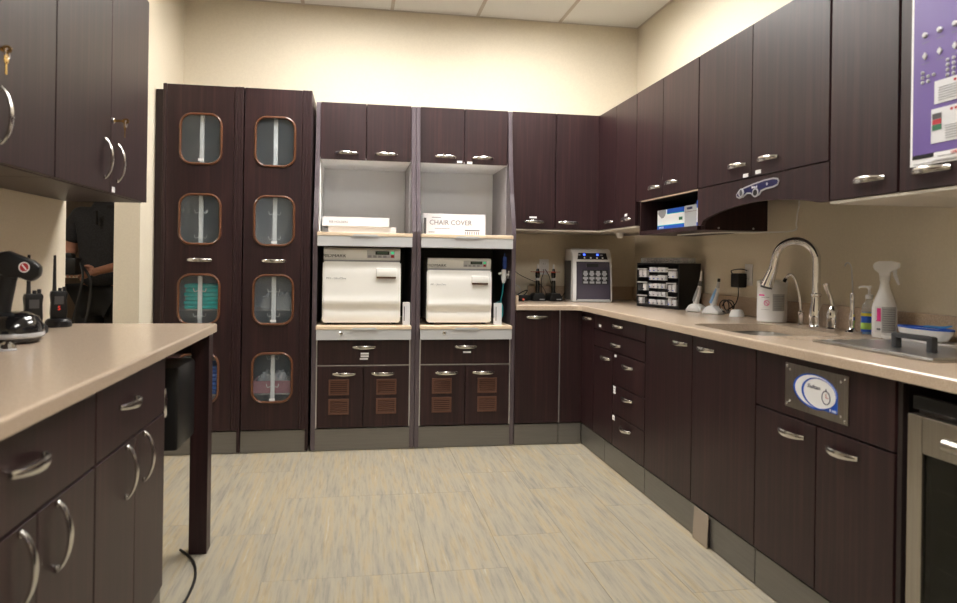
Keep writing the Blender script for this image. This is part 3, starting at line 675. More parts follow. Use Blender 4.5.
tag(obj('worktop_end_cap', BX((1.006, 1.02, FE + .005, YB - .03, CT + .0005, CT + .06, .003)), 'counter'), 'small beige upstand at the left end of the right worktop beside the open cabinet', 'upstand')
# sink
t = thing('sink', 'undermounted stainless steel sink in the right worktop', 'sink', (1.7, 2.85, .7))
mxc, myc = (SX0 + SX1) / 2, (SY0 + SY1) / 2
b = bmesh.new(); rings = []
for (gw, z) in ((.012, CB + .0005), (0.004, CB), (.0, CB - .005), (-.01, .73), (-.03, .715), (-.2, .712)):
    rings.append([b.verts.new((p[0], p[1], z)) for p in rrect(mxc, myc, SX1 - SX0 + 2 * gw * .8, SY1 - SY0 + 2 * gw * .8, max(.07 + gw * .5, .01), 8)])
for A, B in zip(rings, rings[1:]):
    for k in range(len(A)): b.faces.new((A[k], A[(k + 1) % len(A)], B[(k + 1) % len(A)], B[k]))
b.faces.new(rings[-1])
obj('basin', b, mat('satin_steel', (.30, .28, .25), .5, 1), t, smooth=True)
bm = bmesh.new(); lathe(bm, [(.04, .7125), (.04, .716), (.03, .716), (.028, .713)], 24, (mxc, myc, 0)); obj('drain', bm, 'darkgrey', t, smooth=True)

# drop-in ultrasonic cleaner lid
t = thing('drop_in_cleaner', 'stainless drop-in cleaner tank with flat lid in the right worktop', 'cleaner', (1.79, 2.1, CT), 0)
obj('tank', BX((1.65, 1.89, 1.80, 2.26, .71, CT - .001, .01)), 'steel', t)
bm = bmesh.new(); ring_prism(bm, rrect(1.77, 2.03, .34, .55, .02, 4), rrect(1.77, 2.03, .30, .51, .012, 4), CT + .0005, CT + .006, 'z'); obj('rim', bm, 'steel', t)
bm = BX((1.625, 1.915, 1.782, 2.278, CT + .003, CT + .010, .003)); ld = obj('lid', bm, mat('bright_steel', (.60, .60, .60), .28, 1), t)
bm = bmesh.new()
obox(bm, 1.713, 1.737, 1.885, 1.907, CT + .01, CT + .055, .004); obox(bm, 1.713, 1.737, 2.03, 2.052, CT + .01, CT + .055, .004); obox(bm, 1.713, 1.737, 1.885, 2.052, CT + .043, CT + .059, .005)
obj('lid_handle', bm, 'rubber', ld, smooth=True)

# appliance with glass door
t = thing('glass_door_appliance', 'stainless framed appliance with dark glass door under the right worktop', 'appliance', (1.75, 1.35, 0))
obj('housing', BX((FR + .03, XR - .02, 1.06, 1.668, .08, .80, .004)), 'darkgrey', t)
obj('top_trim', BX((FR + .012, FR + .03, 1.06, 1.668, .80, .835, .002)), 'black', t)
bm = bmesh.new(); a0, a1, z0, z1 = 1.06, 1.667, .09, .788
for q in ((a0, a0 + .05, z0, z1), (a1 - .05, a1, z0, z1), (a0 + .05, a1 - .05, z1 - .095, z1), (a0 + .05, a1 - .05, z0, z0 + .07)): fbox(bm, 'R', FR, *q, -.004, .026, .002)
dr = obj('door_frame', bm, 'steel', t)
bm = bmesh.new(); fbox(bm, 'R', FR, a0 + .05, a1 - .05, z0 + .07, z1 - .095, .004, .01); obj('door_glass', bm, 'fridgeglass', dr)
bm = bmesh.new(); tube(bm, [(FR - .045, 1.50, .745), (FR - .045, 1.15, .745)], .016, 16, 1); tube(bm, [(FR - .045, 1.48, .745), (FR, 1.48, .745)], .009, 12, 1); tube(bm, [(FR - .045, 1.17, .745), (FR, 1.17, .745)], .009, 12, 1); obj('door_handle', bm, 'steel', dr, smooth=True)
obj('rack', BX(*[(FR + .0285, FR + .0295, 1.12, 1.60, .2 + k * .1, .204 + k * .1) for k in range(5)]), 'alu', t)
obj('plinth', BX((FR + .03, FR + .05, 1.06, 1.668, .005, .08)), 'black', t)
t = thing('base_cabinet', 'dark wood base cabinet past the glass-door appliance at the near end', 'cabinet', (1.75, .83, 0), 0, 'dark wood base cabinets')
carcass(t, 'R', FR, XR, .6, 1.05, .14, CB); door(t, 'R', FR, .6, 1.05, .142, CB - .003, (.83, .82)); kick(t, 'R', FR, .6, 1.05)

# ------------------------------------------------------------------ upper cabinets
FU, XU = 4.62, 1.61
t = thing('upper_cabinet', 'two-door dark upper cabinet on the back wall above the cable-strewn counter', 'cabinet', (1.3, 4.9, UZ0), 0, 'dark wood upper cabinets')
carcass(t, 'B', FU, YB, 1.006, XU, UZ0, UZ1)
obj('underside', BX((1.006, XU + .45, FU + .004, YB - .003, UZ0 - .010, UZ0 - .0005)), 'underside', t)
door(t, 'B', FU, 1.006, 1.306, UZ0, UZ1, (1.16, 1.448), labels=[(1.155, 1.478)], lw=.05, lh=.012)
door(t, 'B', FU, 1.308, XU, UZ0, UZ1, (1.40, 1.446))
def upper(y0, y1, z0, label, doors):
    t = thing('upper_cabinet', label, 'cabinet', (1.85, (y0 + y1) / 2, z0), 0, 'dark wood upper cabinets')
    carcass(t, 'R', XU, XR, y0, y1, z0, UZ1)
    for (a, b_, h, lb) in doors: door(t, 'R', XU, a, b_, z0, UZ1, h, labels=lb, lw=.04, lh=.016)
    return t
c = upper(3.965, 4.615, UZ0, 'corner-side narrow two-door dark upper cabinet on the right wall', [(4.30, 4.617, (4.40, 1.442), []), (3.967, 4.298, (4.10, 1.442), [(4.115, 1.472)])])
obj('underside', BX((XU + .004, XR - .003, 3.967, FU + .002, UZ0 - .010, UZ0 - .0005)), 'underside', c)
obj('corner_filler', BX((1.6095, 1.66, 4.6155, 4.70, UZ0, UZ1)), 'wood_dark', c)  # added post, blocks the light leaking through the corner gap
c = upper(3.195, 3.962, 1.54, 'two-door upper cabinet above the open cubby on the right wall', [(3.60, 3.960, (3.69, 1.595), []), (3.197, 3.598, (3.475, 1.60), [])])
c = upper(2.229, 3.192, 1.54, 'two-door upper cabinet over the blue badge on the right wall', [(2.725, 3.19, (2.83, 1.60), [(2.765, 1.553)]), (2.231, 2.723, (2.60, 1.60), [(2.67, 1.557)])])
c = upper(1.908, 2.225, UZ0, 'single-door upper cabinet between the badge cabinet and the purple board', [(1.91, 2.223, (2.03, 1.452), [])])
obj('underside', BX((XU + .004, XR - .003, 1.908, 2.225, UZ0 - .010, UZ0 - .0005)), 'underside', c)
c = upper(1.30, 1.905, UZ0, 'near-end upper cabinet that carries the purple sample board', [(1.302, 1.903, (1.78, 1.452), [])])
obj('underside', BX((XU + .004, XR - .003, 1.30, 1.905, UZ0 - .010, UZ0 - .0005)), 'underside', c)
# open cubby under the third cabinet
t = thing('open_cubby', 'open dark wood cubby holding glove boxes beneath the upper cabinets', 'shelf', (1.85, 3.5, 1.34))
obj('side_panel', BX((XU, 1.955, 3.885, 3.903, 1.342, 1.538, .001)), 'wood', t); obj('side_panel', BX((XU + .02, 1.955, 3.155, 3.171, 1.342, 1.538, .001)), 'wood', t)
obj('base_board', BX((XU, 1.955, 3.194, 3.885, 1.342, 1.364, .001), (XU + .02, 1.955, 3.171, 3.194, 1.342, 1.364)), 'wood', t); obj('back_panel', BX((1.943, 1.955, 3.171, 3.885, 1.364, 1.538)), 'wood_in', t)
obj('edge_strip', BX((XU + .001, XU + .02, 3.195, 3.885, 1.533, 1.5385)), 'splash', t)
for xx_ in (1.70, 1.88):
    bm = bmesh.new(); lathe(bm, [(.005, 0), (.005, .003)], 10, (0, 0, 0), mx=Matrix.Rotation(R(90), 4, 'X')); bmesh.ops.translate(bm, verts=bm.verts[:], vec=(xx_, 3.155, 1.352)); obj('screw_cap', bm, 'alu', t)
# arched valance with the blue badge
t = thing('valance', 'arched dark wood valance with a blue badge below the upper cabinets', 'valance', (XU, 2.7, 1.4))
pts = [(3.192, 1.538), (3.192, 1.362), (3.155, 1.362), (3.136, 1.385)]
for i in range(1, 17):
    u = i / 16; y = 3.136 - u * (3.136 - 2.35); z = 1.385 + .052 * math.sin(math.pi * min(1, u * .86 + 0)) ** .75
    pts.append((y, z))
pts += [(2.29, 1.402), (2.229, 1.400), (2.229, 1.538)]
bm = bmesh.new(); prism(bm, pts, XU + .001, XU + .019, 'x'); obj('valance_board', bm, 'wood', t)
def badge(par):
    f = XU
    def P_(poly, d, th, m, n, parent=par):
        bm = bmesh.new(); prism(bm, poly, f - d - th, f - d, 'x'); return obj(n, bm, m, parent)
    def shape(g):
        top = [(2.835, 1.478), (2.815, 1.494), (2.77, 1.504), (2.70, 1.513), (2.62, 1.520), (2.56, 1.521), (2.53, 1.516), (2.521, 1.503)]
        bot = [(2.53, 1.488), (2.56, 1.482), (2.61, 1.480), (2.645, 1.474), (2.655, 1.462), (2.68, 1.455), (2.705, 1.462), (2.72, 1.472), (2.75, 1.474), (2.78, 1.462), (2.81, 1.459), (2.832, 1.467)]
        P = top + bot; cx = sum(p[0] for p in P) / len(P); cz = sum(p[1] for p in P) / len(P); out = []
        n = len(P)
        for i in range(n):
            a, b_ = Vector(P[i - 1]), Vector(P[(i + 1) % n]); tt = (b_ - a).normalized(); nn = Vector((tt.y, -tt.x)); q = Vector(P[i])
            out.append((q.x + nn.x * g, q.y + nn.y * g))
        return out
    s1 = shape(0); 
    P_(s1, 0, .003, 'silver', 'badge_rim'); P_(shape(.006) if abs(shape(.006)[0][0]) < 2.835 else shape(-.006), .003, .001, 'navy', 'badge_field')
    P_(ellipse(2.682, 1.473, .016, .013, 20), .004, .002, 'black', 'badge_dial')
    bm = bmesh.new(); ring_prism(bm, ellipse(2.682, 1.473, .022, .0185, 20), ellipse(2.682, 1.473, .016, .013, 20), f - .0062, f - .003, 'x'); obj('dial_ring', bm, 'silver', par)
    P_(ellipse(2.79, 1.482, .020, .018, 20), .004, .003, 'silver', 'badge_emblem')
    P_(ellipse(2.79, 1.482, .011, .013, 20), .007, .001, 'darkgrey', 'emblem_figure')
    P_(ellipse(2.60, 1.500, .006, .006, 12), .004, .001, 'silver', 'badge_dot')
    lettering('Biotrol', .015, 'label', par, face('R', (f - .0045, 2.69, 1.497)), local=False)
t2 = thing('badge', 'blue wavy badge with silver rim on the arched valance', 'badge', (XU, 2.68, 1.45)); badge(t2)
# glove boxes in the cubby
t = thing('glove_box', 'blue and white tissue box with a torn opening in the open cubby', 'box', (1.72, 3.6, 1.365))
Z0 = 1.3645; bx = 1.655
obj('carton', BX((bx, bx + .12, 3.425, 3.755, Z0, 1.474, .001)), 'label', t)
obj('blue_band', BX((bx - .0008, bx, 3.425, 3.755, Z0 + .001, 1.387)), 'blue', t); obj('blue_band', BX((bx - .0008, bx, 3.425, 3.63, 1.450, 1.474)), 'blue', t)
obj('green_line', BX((bx - .0009, bx, 3.425, 3.755, 1.387, 1.390)), 'teal', t); obj('green_line', BX((bx - .0009, bx, 3.425, 3.63, 1.447, 1.450)), 'teal', t)
bm = bmesh.new(); prism(bm, [(3.74, 1.4735), (3.745, 1.455), (3.72, 1.440), (3.70, 1.428), (3.675, 1.430), (3.655, 1.442), (3.645, 1.455), (3.645, 1.4735)], bx - .0014, bx - .0004, 'x'); obj('torn_opening', bm, 'grey', t)
obj('green_mark', BX((bx - .0012, bx - .0004, 3.445, 3.485, 1.408, 1.424)), 'green', t); lettering('KIMTECH', .014, 'label', t, face('R', (bx - .0012, 3.70, 1.3765)), local=False)
t = thing('glove_box', 'pale grey glove box beside the torn tissue box in the open cubby', 'box', (1.72, 3.35, 1.365))
obj('carton', BX((bx, bx + .12, 3.288, 3.418, Z0, 1.476, .001)), 'greytub', t); obj('print_line', BX((bx - .0008, bx, 3.335, 3.395, 1.456, 1.467)), 'navy', t); obj('print_line', BX((bx - .0008, bx, 3.290, 3.415, 1.443, 1.445)), 'vent', t)
t = thing('glove_box', 'bright blue carton at the right end of the open cubby', 'box', (1.72, 3.24, 1.365))
obj('carton', BX((bx - .005, bx + .12, 3.20, 3.282, Z0, 1.492, .001)), 'blue', t); obj('white_panel', BX((bx - .0058, bx - .005, 3.205, 3.278, 1.385, 1.455)), 'label', t)
# puck light / cup under the corner cabinet, cable strip under the cubby
t = thing('under_cabinet_light', 'small clear puck light under the corner upper cabinet', 'light', (1.80, 4.66, 1.36))
bm = bmesh.new(); lathe(bm, [(.012, 1.352), (.022, 1.36), (.026, 1.375), (.024, 1.3895)], 16, (1.78, 4.66, 0)); obj('lens', bm, 'white', t, smooth=True)
obj('bracket', BX((1.74, 1.82, 4.655, 4.665, 1.384, 1.3895)), 'alu', t)
bm = bmesh.new(); tube(bm, [(XR - .008, 3.10, 1.535), (XR - .02, 3.08, 1.50), (XR - .006, 3.10, 1.46), (XR - .02, 3.09, 1.43), (XR - .006, 3.12, 1.38), (XR - .02, 3.12, 1.345), (1.95, 3.2, 1.338), (1.8, 3.3, 1.339), (1.75, 3.5, 1.338), (1.75, 3.7, 1.3385)], .004, 6, 4)
tag(obj('loose_cable', bm, 'cream', smooth=True), 'loose white cable running down the wall beside the open cubby', 'cable')

# ------------------------------------------------------------------ purple sample board on the near upper door
t = thing('sample_board', 'purple sample board with white border on the near upper cabinet', 'poster', (XU, 1.6, 1.44))
f = XU - .001
def pb(a0, a1, z0, z1, m, n, d=.004, par=t, th=.001):
    bm = bmesh.new(); fbox(bm, 'R', f, a0, a1, z0, z1, -d - th, -d); return obj(n, bm, m, par)
obj('backing_board', BX((f - .004, f - .0002, 1.33, 1.855, 1.468, 2.16, .001)), 'label', t)
pb(1.345, 1.845, 1.50, 2.15, 'purple', 'purple_field')
pb(1.345, 1.845, 1.488, 1.50, 'black', 'dark_band')
pb(1.58, 1.765, 1.478, 1.499, 'label', 'name_card', .0055)
pb(1.60, 1.75, 1.486, 1.4875, 'textgrey', 'print_line', .0066); lettering('VPRO', .013, 'red', t, face('R', (f - .0068, 1.69, 1.491)), local=False)
pb(1.35, 1.84, 1.473, 1.474, 'textgrey', 'print_line', .0045)
for (a1, z0, z1) in ((1.765, 1.635, 1.70), (1.775, 1.525, 1.622)):
    cd = pb(a1 - .17, a1, z0, z1, 'paper', 'info_card', .006)
    for k in range(6): pb(a1 - .155, a1 - (.015 if z0 > 1.6 else .05), z0 + .008 + k * .007, z0 + .0093 + k * .007, 'textgrey', 'print_line', .0072, cd)
    for k in range(4): pb(a1 - .075 - k * .014, a1 - .067 - k * .014, z1 - .014, z1 - .007, 'red', 'red_mark', .0072, cd)
pb(1.738, 1.77, 1.592, 1.608, 'darkgrey', 'swatch', .0075); pb(1.738, 1.77, 1.577, 1.591, 'red', 'swatch', .0075); pb(1.738, 1.77, 1.561, 1.576, 'green', 'swatch', .0075)
for z, n, kk in ((1.842, 4, 0), (1.782, 4, 1), (1.925, 1, 1)):
    for k in range(n):
        a = 1.80 - k * .052 if n > 1 else 1.685; bm = bmesh.new()
        if kk: prism(bm, [(a - .009, z), (a, z + .011), (a + .009, z), (a, z - .011)], f - .010, f - .005, 'x', .001)
        else: lathe(bm, [(.008, 0), (.008, .006), (.005, .009)], 12, (0, 0, 0), mx=Matrix.Rotation(R(-90), 4, 'Y')); bmesh.ops.translate(bm, verts=bm.verts[:], vec=(f - .005, a, z))
        obj('sample_tip', bm, 'silver', t)
        pb(a - .014, a + .014, z - .022, z - .0205, 'textgrey', 'print_line', .0045)
for a, z in [(1.808 - i * .020, 1.735 - j * .014) for i in range(3) for j in range(3) if (i, j) not in ((1, 0), (2, 0), (2, 2))] + [(1.72 - i * .020, 1.75 - j * .014) for i in range(3) for j in range(4) if not (i == 2 and j == 0)]:
    bm = bmesh.new(); lathe(bm, [(.005, 0), (.005, .004), (.003, .006)], 10, (0, 0, 0), mx=Matrix.Rotation(R(-90), 4, 'Y')); bmesh.ops.translate(bm, verts=bm.verts[:], vec=(f - .005, a, z)); obj('sample_tip', bm, 'silver', t)

# ------------------------------------------------------------------ things on the back part of the counter
K = CT + .0008
def outlet(name, ax, wallc, a, z, label):
    p = {'B': (a, wallc, z), 'R': (wallc, a, z)}[ax]; t = thing(name, label, 'outlet', p)
    bm = bmesh.new(); fbox(bm, ax, wallc, a - .037, a + .037, z - .058, z + .058, -.006, -.0005, .003); pl = obj('cover_plate', bm, 'white', t)
    for dz in (.022, -.022):
        bm = bmesh.new(); fbox(bm, ax, wallc, a - .017, a + .017, z + dz - .014, z + dz + .014, -.0085, -.006, .002); s = obj('socket', bm, 'white', t)
        bm = bmesh.new()
        for q in (-.007, .006): fbox(bm, ax, wallc, a + q, a + q + .002, z + dz - .004, z + dz + .006, -.0088, -.0084)
        obj('slot', bm, 'black', s)
outlet('wall_outlet', 'B', YB, 1.375, 1.145, 'white wall outlet behind the two black chargers on the back wall')
outlet('wall_outlet', 'R', XR, 3.54, 1.125, 'white wall outlet holding a black adapter on the right wall')
def charger(x, y, label, tilt):
    t = thing('curing_light', label, 'lamp', (x, y, K), R(tilt), 'black cordless curing lights on stands'); t.scale = (1.35, 1.1, 1.06)
    bm = bmesh.new(); prism(bm, [(-.038, 0), (.038, 0), (.036, .028), (.022, .052), (-.022, .052), (-.034, .028)], -.05, .05, 'y', .004); obj('charging_base', bm, 'black', t, smooth=True, local=True)
    obj('base_mark', BX((.002, .028, -.0515, -.0505, .008, .014)), 'silver', t, local=True)
    bm = bmesh.new(); lathe(bm, [(.011, .05), (.0115, .12), (.010, .155), (.013, .165), (.013, .185), (.009, .20), (.007, .215)], 16); obj('handpiece', bm, 'gloss', t, smooth=True, local=True)
    bm = bmesh.new(); lathe(bm, [(.0105, .135), (.0125, .14), (.0125, .148), (.0105, .152)], 16); obj('grey_band', bm, 'silver', t, smooth=True, local=True)
    bm = bmesh.new(); lathe(bm, [(.007, .1905), (.038, .192), (.038, .195), (.007, .1965)], 24); obj('amber_shield', bm, 'amber', t, smooth=True, local=True)
    bm = bmesh.new(); lathe(bm, [(.005, .21), (.005, .235), (.003, .245)], 12); obj('light_tip', bm, 'white', t, smooth=True, local=True)
charger(1.272, 4.93, 'left black cordless curing light with an amber disc near the counter corner', 0)
charger(1.388, 4.93, 'right black cordless curing light with an amber disc near the counter corner', 8)
def cable(pts, r, label, m='black', cat='cable', name='cable'):
    bm = bmesh.new(); tube(bm, pts, r, 6, 5); return tag(obj(name, bm, m, smooth=True), label, cat)
cable([(1.03, 5.05, 1.175), (1.10, 5.09, 1.15), (1.17, 5.08, 1.09), (1.24, 5.06, 1.055), (1.32, 5.05, 1.02), (1.36, 5.05, .97), (1.37, 5.03, K + .005)], .0025, 'thin black cable sagging from the open cabinet across the corner wall')
cable([(1.37, 5.138, 1.125), (1.36, 5.10, 1.10), (1.335, 5.06, 1.05), (1.33, 5.03, .95), (1.32, 5.03, K + .008), (1.27, 5.03, K + .006)], .003, 'black cable hanging from the back outlet to the left charger')
cable([(1.385, 5.138, 1.125), (1.40, 5.09, 1.08), (1.41, 5.06, 1.02), (1.44, 5.05, .96), (1.48, 5.03, .93), (1.50, 5.02, .96)], .003, 'black cable hanging from the back outlet past the right charger')
cable([(1.06, 4.95, K + .02), (1.12, 4.98, K + .03), (1.18, 5.0, .965), (1.22, 5.02, .975), (1.20, 5.06, K + .03), (1.12, 5.04, K + .012), (1.18, 5.03, K + .008), (1.235, 5.0, K + .01)], .004, 'thick black cable loops left of the chargers')
cable([(1.05, 5.0, K + .01), (1.08, 5.03, .99), (1.12, 5.04, 1.02), (1.17, 5.04, .99), (1.16, 5.06, .94), (1.10, 5.06, .95), (1.11, 5.06, 1.0)], .003, 'white cable loops left of the chargers', 'white')
t = thing('power_brick', 'black power brick lying in the cables left of the chargers', 'adapter', (1.17, 4.93, K)); obj('brick', BX((1.13, 1.215, 4.90, 4.99, K, K + .038, .008)), 'black', t, smooth=True); obj('cord_relief', BX((1.12, 1.13, 4.94, 4.95, K + .014, K + .024, .002)), 'rubber', t)
t = thing('orange_handpiece', 'orange and black cordless tool lying at the left end of the corner counter', 'tool', (1.08, 4.8, K))
bm = bmesh.new(); tube(bm, [(1.045, 4.90, K + .045), (1.06, 4.87, K + .035), (1.075, 4.84, K + .024)], [.016, .018, .014], 10, 3); obj('orange_body', bm, 'orange', t, smooth=True)
bm = bmesh.new(); tube(bm, [(1.075, 4.84, K + .024), (1.10, 4.80, K + .016), (1.13, 4.77, K + .012)], [.014, .012, .010], 10, 3); obj('black_grip', bm, 'black', t, smooth=True)
bm = bmesh.new(); lathe(bm, [(.009, 0), (.009, .012)], 10, (0, 0, 0)); bm.transform(Matrix.Translation((1.13, 4.77, K + .012)) @ Matrix.Rotation(R(60), 4, 'X')); obj('tip_ring', bm, 'amber', t)

# handpiece maintenance unit
t = thing('maintenance_unit', 'silver and black handpiece maintenance unit with smoked window in the counter corner', 'machine', (1.63, 4.88, K), R(-3))
W2, H2 = .142, .374
def arch(o=0): return [(-W2 + o, 0), (-W2 + o, H2 * .80), (-W2 + .012 + o, H2 * .92), (-W2 + .05 + o * .6, H2 - o), (W2 - .05 - o * .6, H2 - o), (W2 - .012 - o, H2 * .92), (W2 - o, H2 * .80), (W2 - o, 0)]
prof = [(-.13, .0), (-.128, .06), (-.122, .15), (-.112, .24), (-.100, .30), (-.082, .345), (-.05, H2), (.12, H2), (.12, 0)]
bm = bmesh.new(); prism(bm, [(a, b_) for a, b_ in prof], -W2, W2, 'x', .012); obj('housing', bm, mat('pearl_plastic', (.68, .68, .69), .3), t, smooth=True, local=True)
obj('side_panel', BX((-W2 - .002, -W2 + .002, -.07, .112, .012, H2 - .085, .002)), 'darkgrey', t, local=True)
def yfr(z):
    for (a, za), (b_, zb) in zip(prof[:7], prof[1:7]):
        if za <= z <= zb: return a + (b_ - a) * (z - za) / (zb - za)
    return -.13
def front_patch(x0, x1, z0, z1, lift, m, n, par, inset=.003, steps=8, taper=0):
    b = bmesh.new(); rows = []
    for i in range(steps + 1):
        z = z0 + (z1 - z0) * i / steps; y = yfr(z); k = taper * i / steps
        rows.append([b.verts.new((x0 + k, y - lift, z)), b.verts.new((x1 - k, y - lift, z)), b.verts.new((x1 - k, y + inset, z)), b.verts.new((x0 + k, y + inset, z))])
    for A, B in zip(rows, rows[1:]):
        for k in range(4): b.faces.new((A[k], A[(k + 1) % 4], B[(k + 1) % 4], B[k]))
    b.faces.new(rows[0]); b.faces.new(rows[-1][::-1]); bmesh.ops.recalc_face_normals(b, faces=b.faces[:])
    return obj(n, b, m, par, local=True)
front_patch(-.118, .128, .012, .282, .003, mat('lilac_grey_window', (.055, .048, .068), .22, coat=.4), 'smoked_window', t, taper=.004)
front_patch(-.075, .11, .125, .225, .006, 'black', 'window_inner_rail', t, steps=3)
for k in range(4):
    xk = -.052 + k * .045
    for (dz, ww) in ((.130, .016), (.150, .009), (.160, .018), (.180, .010), (.190, .017), (.203, .012)):
        front_patch(xk - ww, xk + ww, dz, dz + .015, .0085, 'grey', 'adapter_coupling', t, steps=2)
front_patch(-.045, .04, .245, .268, .010, 'black', 'window_grip', t, steps=2)
front_patch(-.11, .12, .005, .020, .008, 'silver', 'lower_lip', t, steps=2)
cp = front_patch(-.105, .112, .298, .343, .003, 'black', 'control_panel', t, steps=5, taper=.008)
for k, (xk, m_) in enumerate(((-.055, 'led'), (.04, 'led'))): front_patch(xk - .007, xk + .007, .325, .337, .006, m_, 'indicator', cp, steps=1)
for xk in (-.055, -.01, .035, .075): front_patch(xk - .005, xk + .005, .304, .314, .006, 'label', 'button', cp, steps=1)
for xk in (-.09, .07): front_patch(xk - .008, xk + .008, .326, .332, .006, 'silver', 'panel_mark', cp, steps=1)

# drawer organizer
ang = math.atan2(-.38, .10)   # front edge direction
t = thing('parts_organizer', 'black small-parts organizer with clear drawers of white items on the right counter', 'organizer', (1.79, 4.37, K), R(-75)); t.scale = (1.05, 1.05, 1.06)
OW, OH, OD = .385, .262, .16
WT = .012
bm = BX((0, WT, 0, OD, 0, OH), (OW - WT, OW, 0, OD, 0, OH), (WT, OW - WT, 0, OD, 0, WT), (WT, OW - WT, 0, OD, OH - WT, OH), (WT, OW - WT, OD - .01, OD, WT, OH - WT)); obj('cabinet_shell', bm, 'black', t, local=True)
iw = OW - 2 * WT; ih = OH - 2 * WT
cols = [(WT, .095, 3), (WT + .098, .17, 5), (WT + .271, .09, 3)]
for (cx0, cw, n) in cols:
    hh = ih / n
    for k in range(n):
        z = WT + k * hh; dh = hh * (.64 if n == 3 else .8)
        dw = obj('drawer', BX((cx0 + .003, cx0 + cw - .003, -.002, .12, z + .004, z + .006), (cx0 + .003, cx0 + cw - .003, -.003, -.001, z + .004, z + dh)), 'clearfront', t, local=True)
        if n == 3: obj('drawer_lip', BX((cx0 + .002, cx0 + cw - .002, -.010, -.001, z + dh, z + dh + .008, .001)), 'silver', dw)
        ni = 2 if n == 3 else 4
        for j in range(ni):
            if n == 3 and (k + j) % 4 == 1 and cx0 < .05: continue
            ix = cx0 + .008 + j * (cw - .016) / ni
            obj('white_packet', BX((ix + .002, ix + (cw - .016) / ni - .003 - random.uniform(0, .006), -.0008, .02, z + .0065, z + dh * random.uniform(.8, .98), .002)), 'label', dw)
            obj('blue_print', BX((ix + .006, ix + .015, -.0046, -.0031, z + .012, z + .018)), random.choice(['blue', 'navy', 'textgrey']), dw)
t = thing('clear_tray', 'clear plastic divided tray lying on top of the black organizer', 'tray', (1.79, 4.37, K + OH * 1.06 + .001), R(-75)); t.scale = (1.05, 1.05, 1.1)
bm = bmesh.new()
for q in ((.01, .37, .02, .022, 0, .03), (.01, .37, .13, .132, 0, .03), (.01, .012, .022, .13, 0, .03), (.368, .37, .022, .13, 0, .03), (.012, .368, .022, .13, 0, .002)): obox(bm, *q)
obj('tray_shell', bm, 'clear', t, local=True)
for k in range(1, 6): obj('divider', BX((.01 + k * .06, .0115 + k * .06, .0225, .1295, .0022, .028)), 'clear', t, local=True)

# cordless white devices on chargers
def cordless(x, y, rz, label, acc, lean, tip):
    t = thing('cordless_handpiece', label, 'handpiece', (x, y, K), rz, 'white cordless handpieces')
    bm = bmesh.new(); prism(bm, [(-.058, 0), (.055, 0), (.052, .018), (.02, .042), (-.01, .048), (-.035, .036), (-.055, .012)], -.035, .035, 'y', .009); obj('charging_cradle', bm, 'white', t, smooth=True, local=True)
    bm = bmesh.new(); L_ = lean
    tube(bm, [(-.005, 0, .046), (.005 + L_ * .3, 0, .10), (.01 + L_ * .7, 0, .145)], [.017, .016, .011], 12, 4); obj('handpiece_body', bm, 'white', t, smooth=True, local=True)
    bm = bmesh.new(); tube(bm, [(-.012 + .002, -.012, .06), (.001 + L_ * .3, -.012, .10), (.008 + L_ * .7, -.008, .14)], [.010, .010, .006], 8, 4); obj('coloured_side', bm, acc, t, smooth=True, local=True)
    bm = bmesh.new()
    if tip == 'needle': tube(bm, [(.01 + L_ * .7, 0, .145), (.016 + L_ * .9, 0, .19), (.016 + L_, 0, .235)], [.010, .007, .003], 10, 4); obj('slim_tip', bm, 'white', t, smooth=True, local=True); b2 = bmesh.new(); tube(b2, [(.012 + L_ * .7, 0, .150), (.016 + L_ * .85, 0, .178)], [.0125, .0095], 12, 2); obj('dark_collar', b2, 'darkgrey', t, smooth=True, local=True)
    else: tube(bm, [(.01 + L_ * .7, 0, .145), (.014 + L_ * .8, 0, .178)], [.009, .006], 10, 2); obj('neck', bm, 'silver', t, smooth=True, local=True); b2 = bmesh.new(); tube(b2, [(.014 + L_ * .8, 0, .178), (.015 + L_ * .85, 0, .196)], [.008, .008], 12, 1); obj('black_tip', b2, 'black', t, smooth=True, local=True)
cordless(1.935, 3.83, R(-65), 'white cordless handpiece with slim tip on its cradle next to the organizer', 'grey', .012, 'needle')
cordless(1.945, 3.65, R(-65), 'white and blue cordless handpiece with black tip on its cradle', 'ltblue', .02, 'cap')
t = thing('charger_puck', 'small round white charger base left of the wipes canister', 'charger', (1.975, 3.46, K))
bm = bmesh.new(); lathe(bm, [(.038, K), (.037, K + .012), (.030, K + .032), (.024, K + .036), (0, K + .036)], 28, (1.975, 3.46, 0)); obj('shell', bm, 'white', t, smooth=True)
obj('contact', BX((1.97, 1.98, 3.455, 3.465, K + .036, K + .038)), 'silver', t)
t = thing('wall_adapter', 'black power adapter plugged into the right wall outlet', 'adapter', (XR - .03, 3.56, 1.10))
obj('adapter_body', BX((XR - .062, XR - .009, 3.545, 3.625, 1.055, 1.132, .006)), 'black', t, smooth=True)
bm = bmesh.new(); tube(bm, [(XR - .04, 3.58, 1.056), (XR - .04, 3.58, 1.01), (XR - .05, 3.59, .965), (XR - .07, 3.62, .935), (1.99, 3.60, .925), (1.98, 3.53, .93)], .0032, 6, 5); obj('cord', bm, 'black', t, smooth=True)
bm = bmesh.new(); tube(bm, [(XR - .012, 3.54, 1.147), (XR - .045, 3.55, 1.155), (XR - .055, 3.63, 1.145), (XR - .03, 3.645, 1.12), (XR - .03, 3.625, 1.10)], .003, 6, 5); obj('cord', bm, 'black', t, smooth=True)
pts = []
for k in range(26): a = k * .72; pts.append((1.985 + .016 * math.sin(a * .7), 3.58 + .05 * math.cos(a) - .0 * k, K + .045 + .035 * math.sin(a)))
cable(pts, .0032, 'black cable coiled between the blue handpiece and the charger puck')

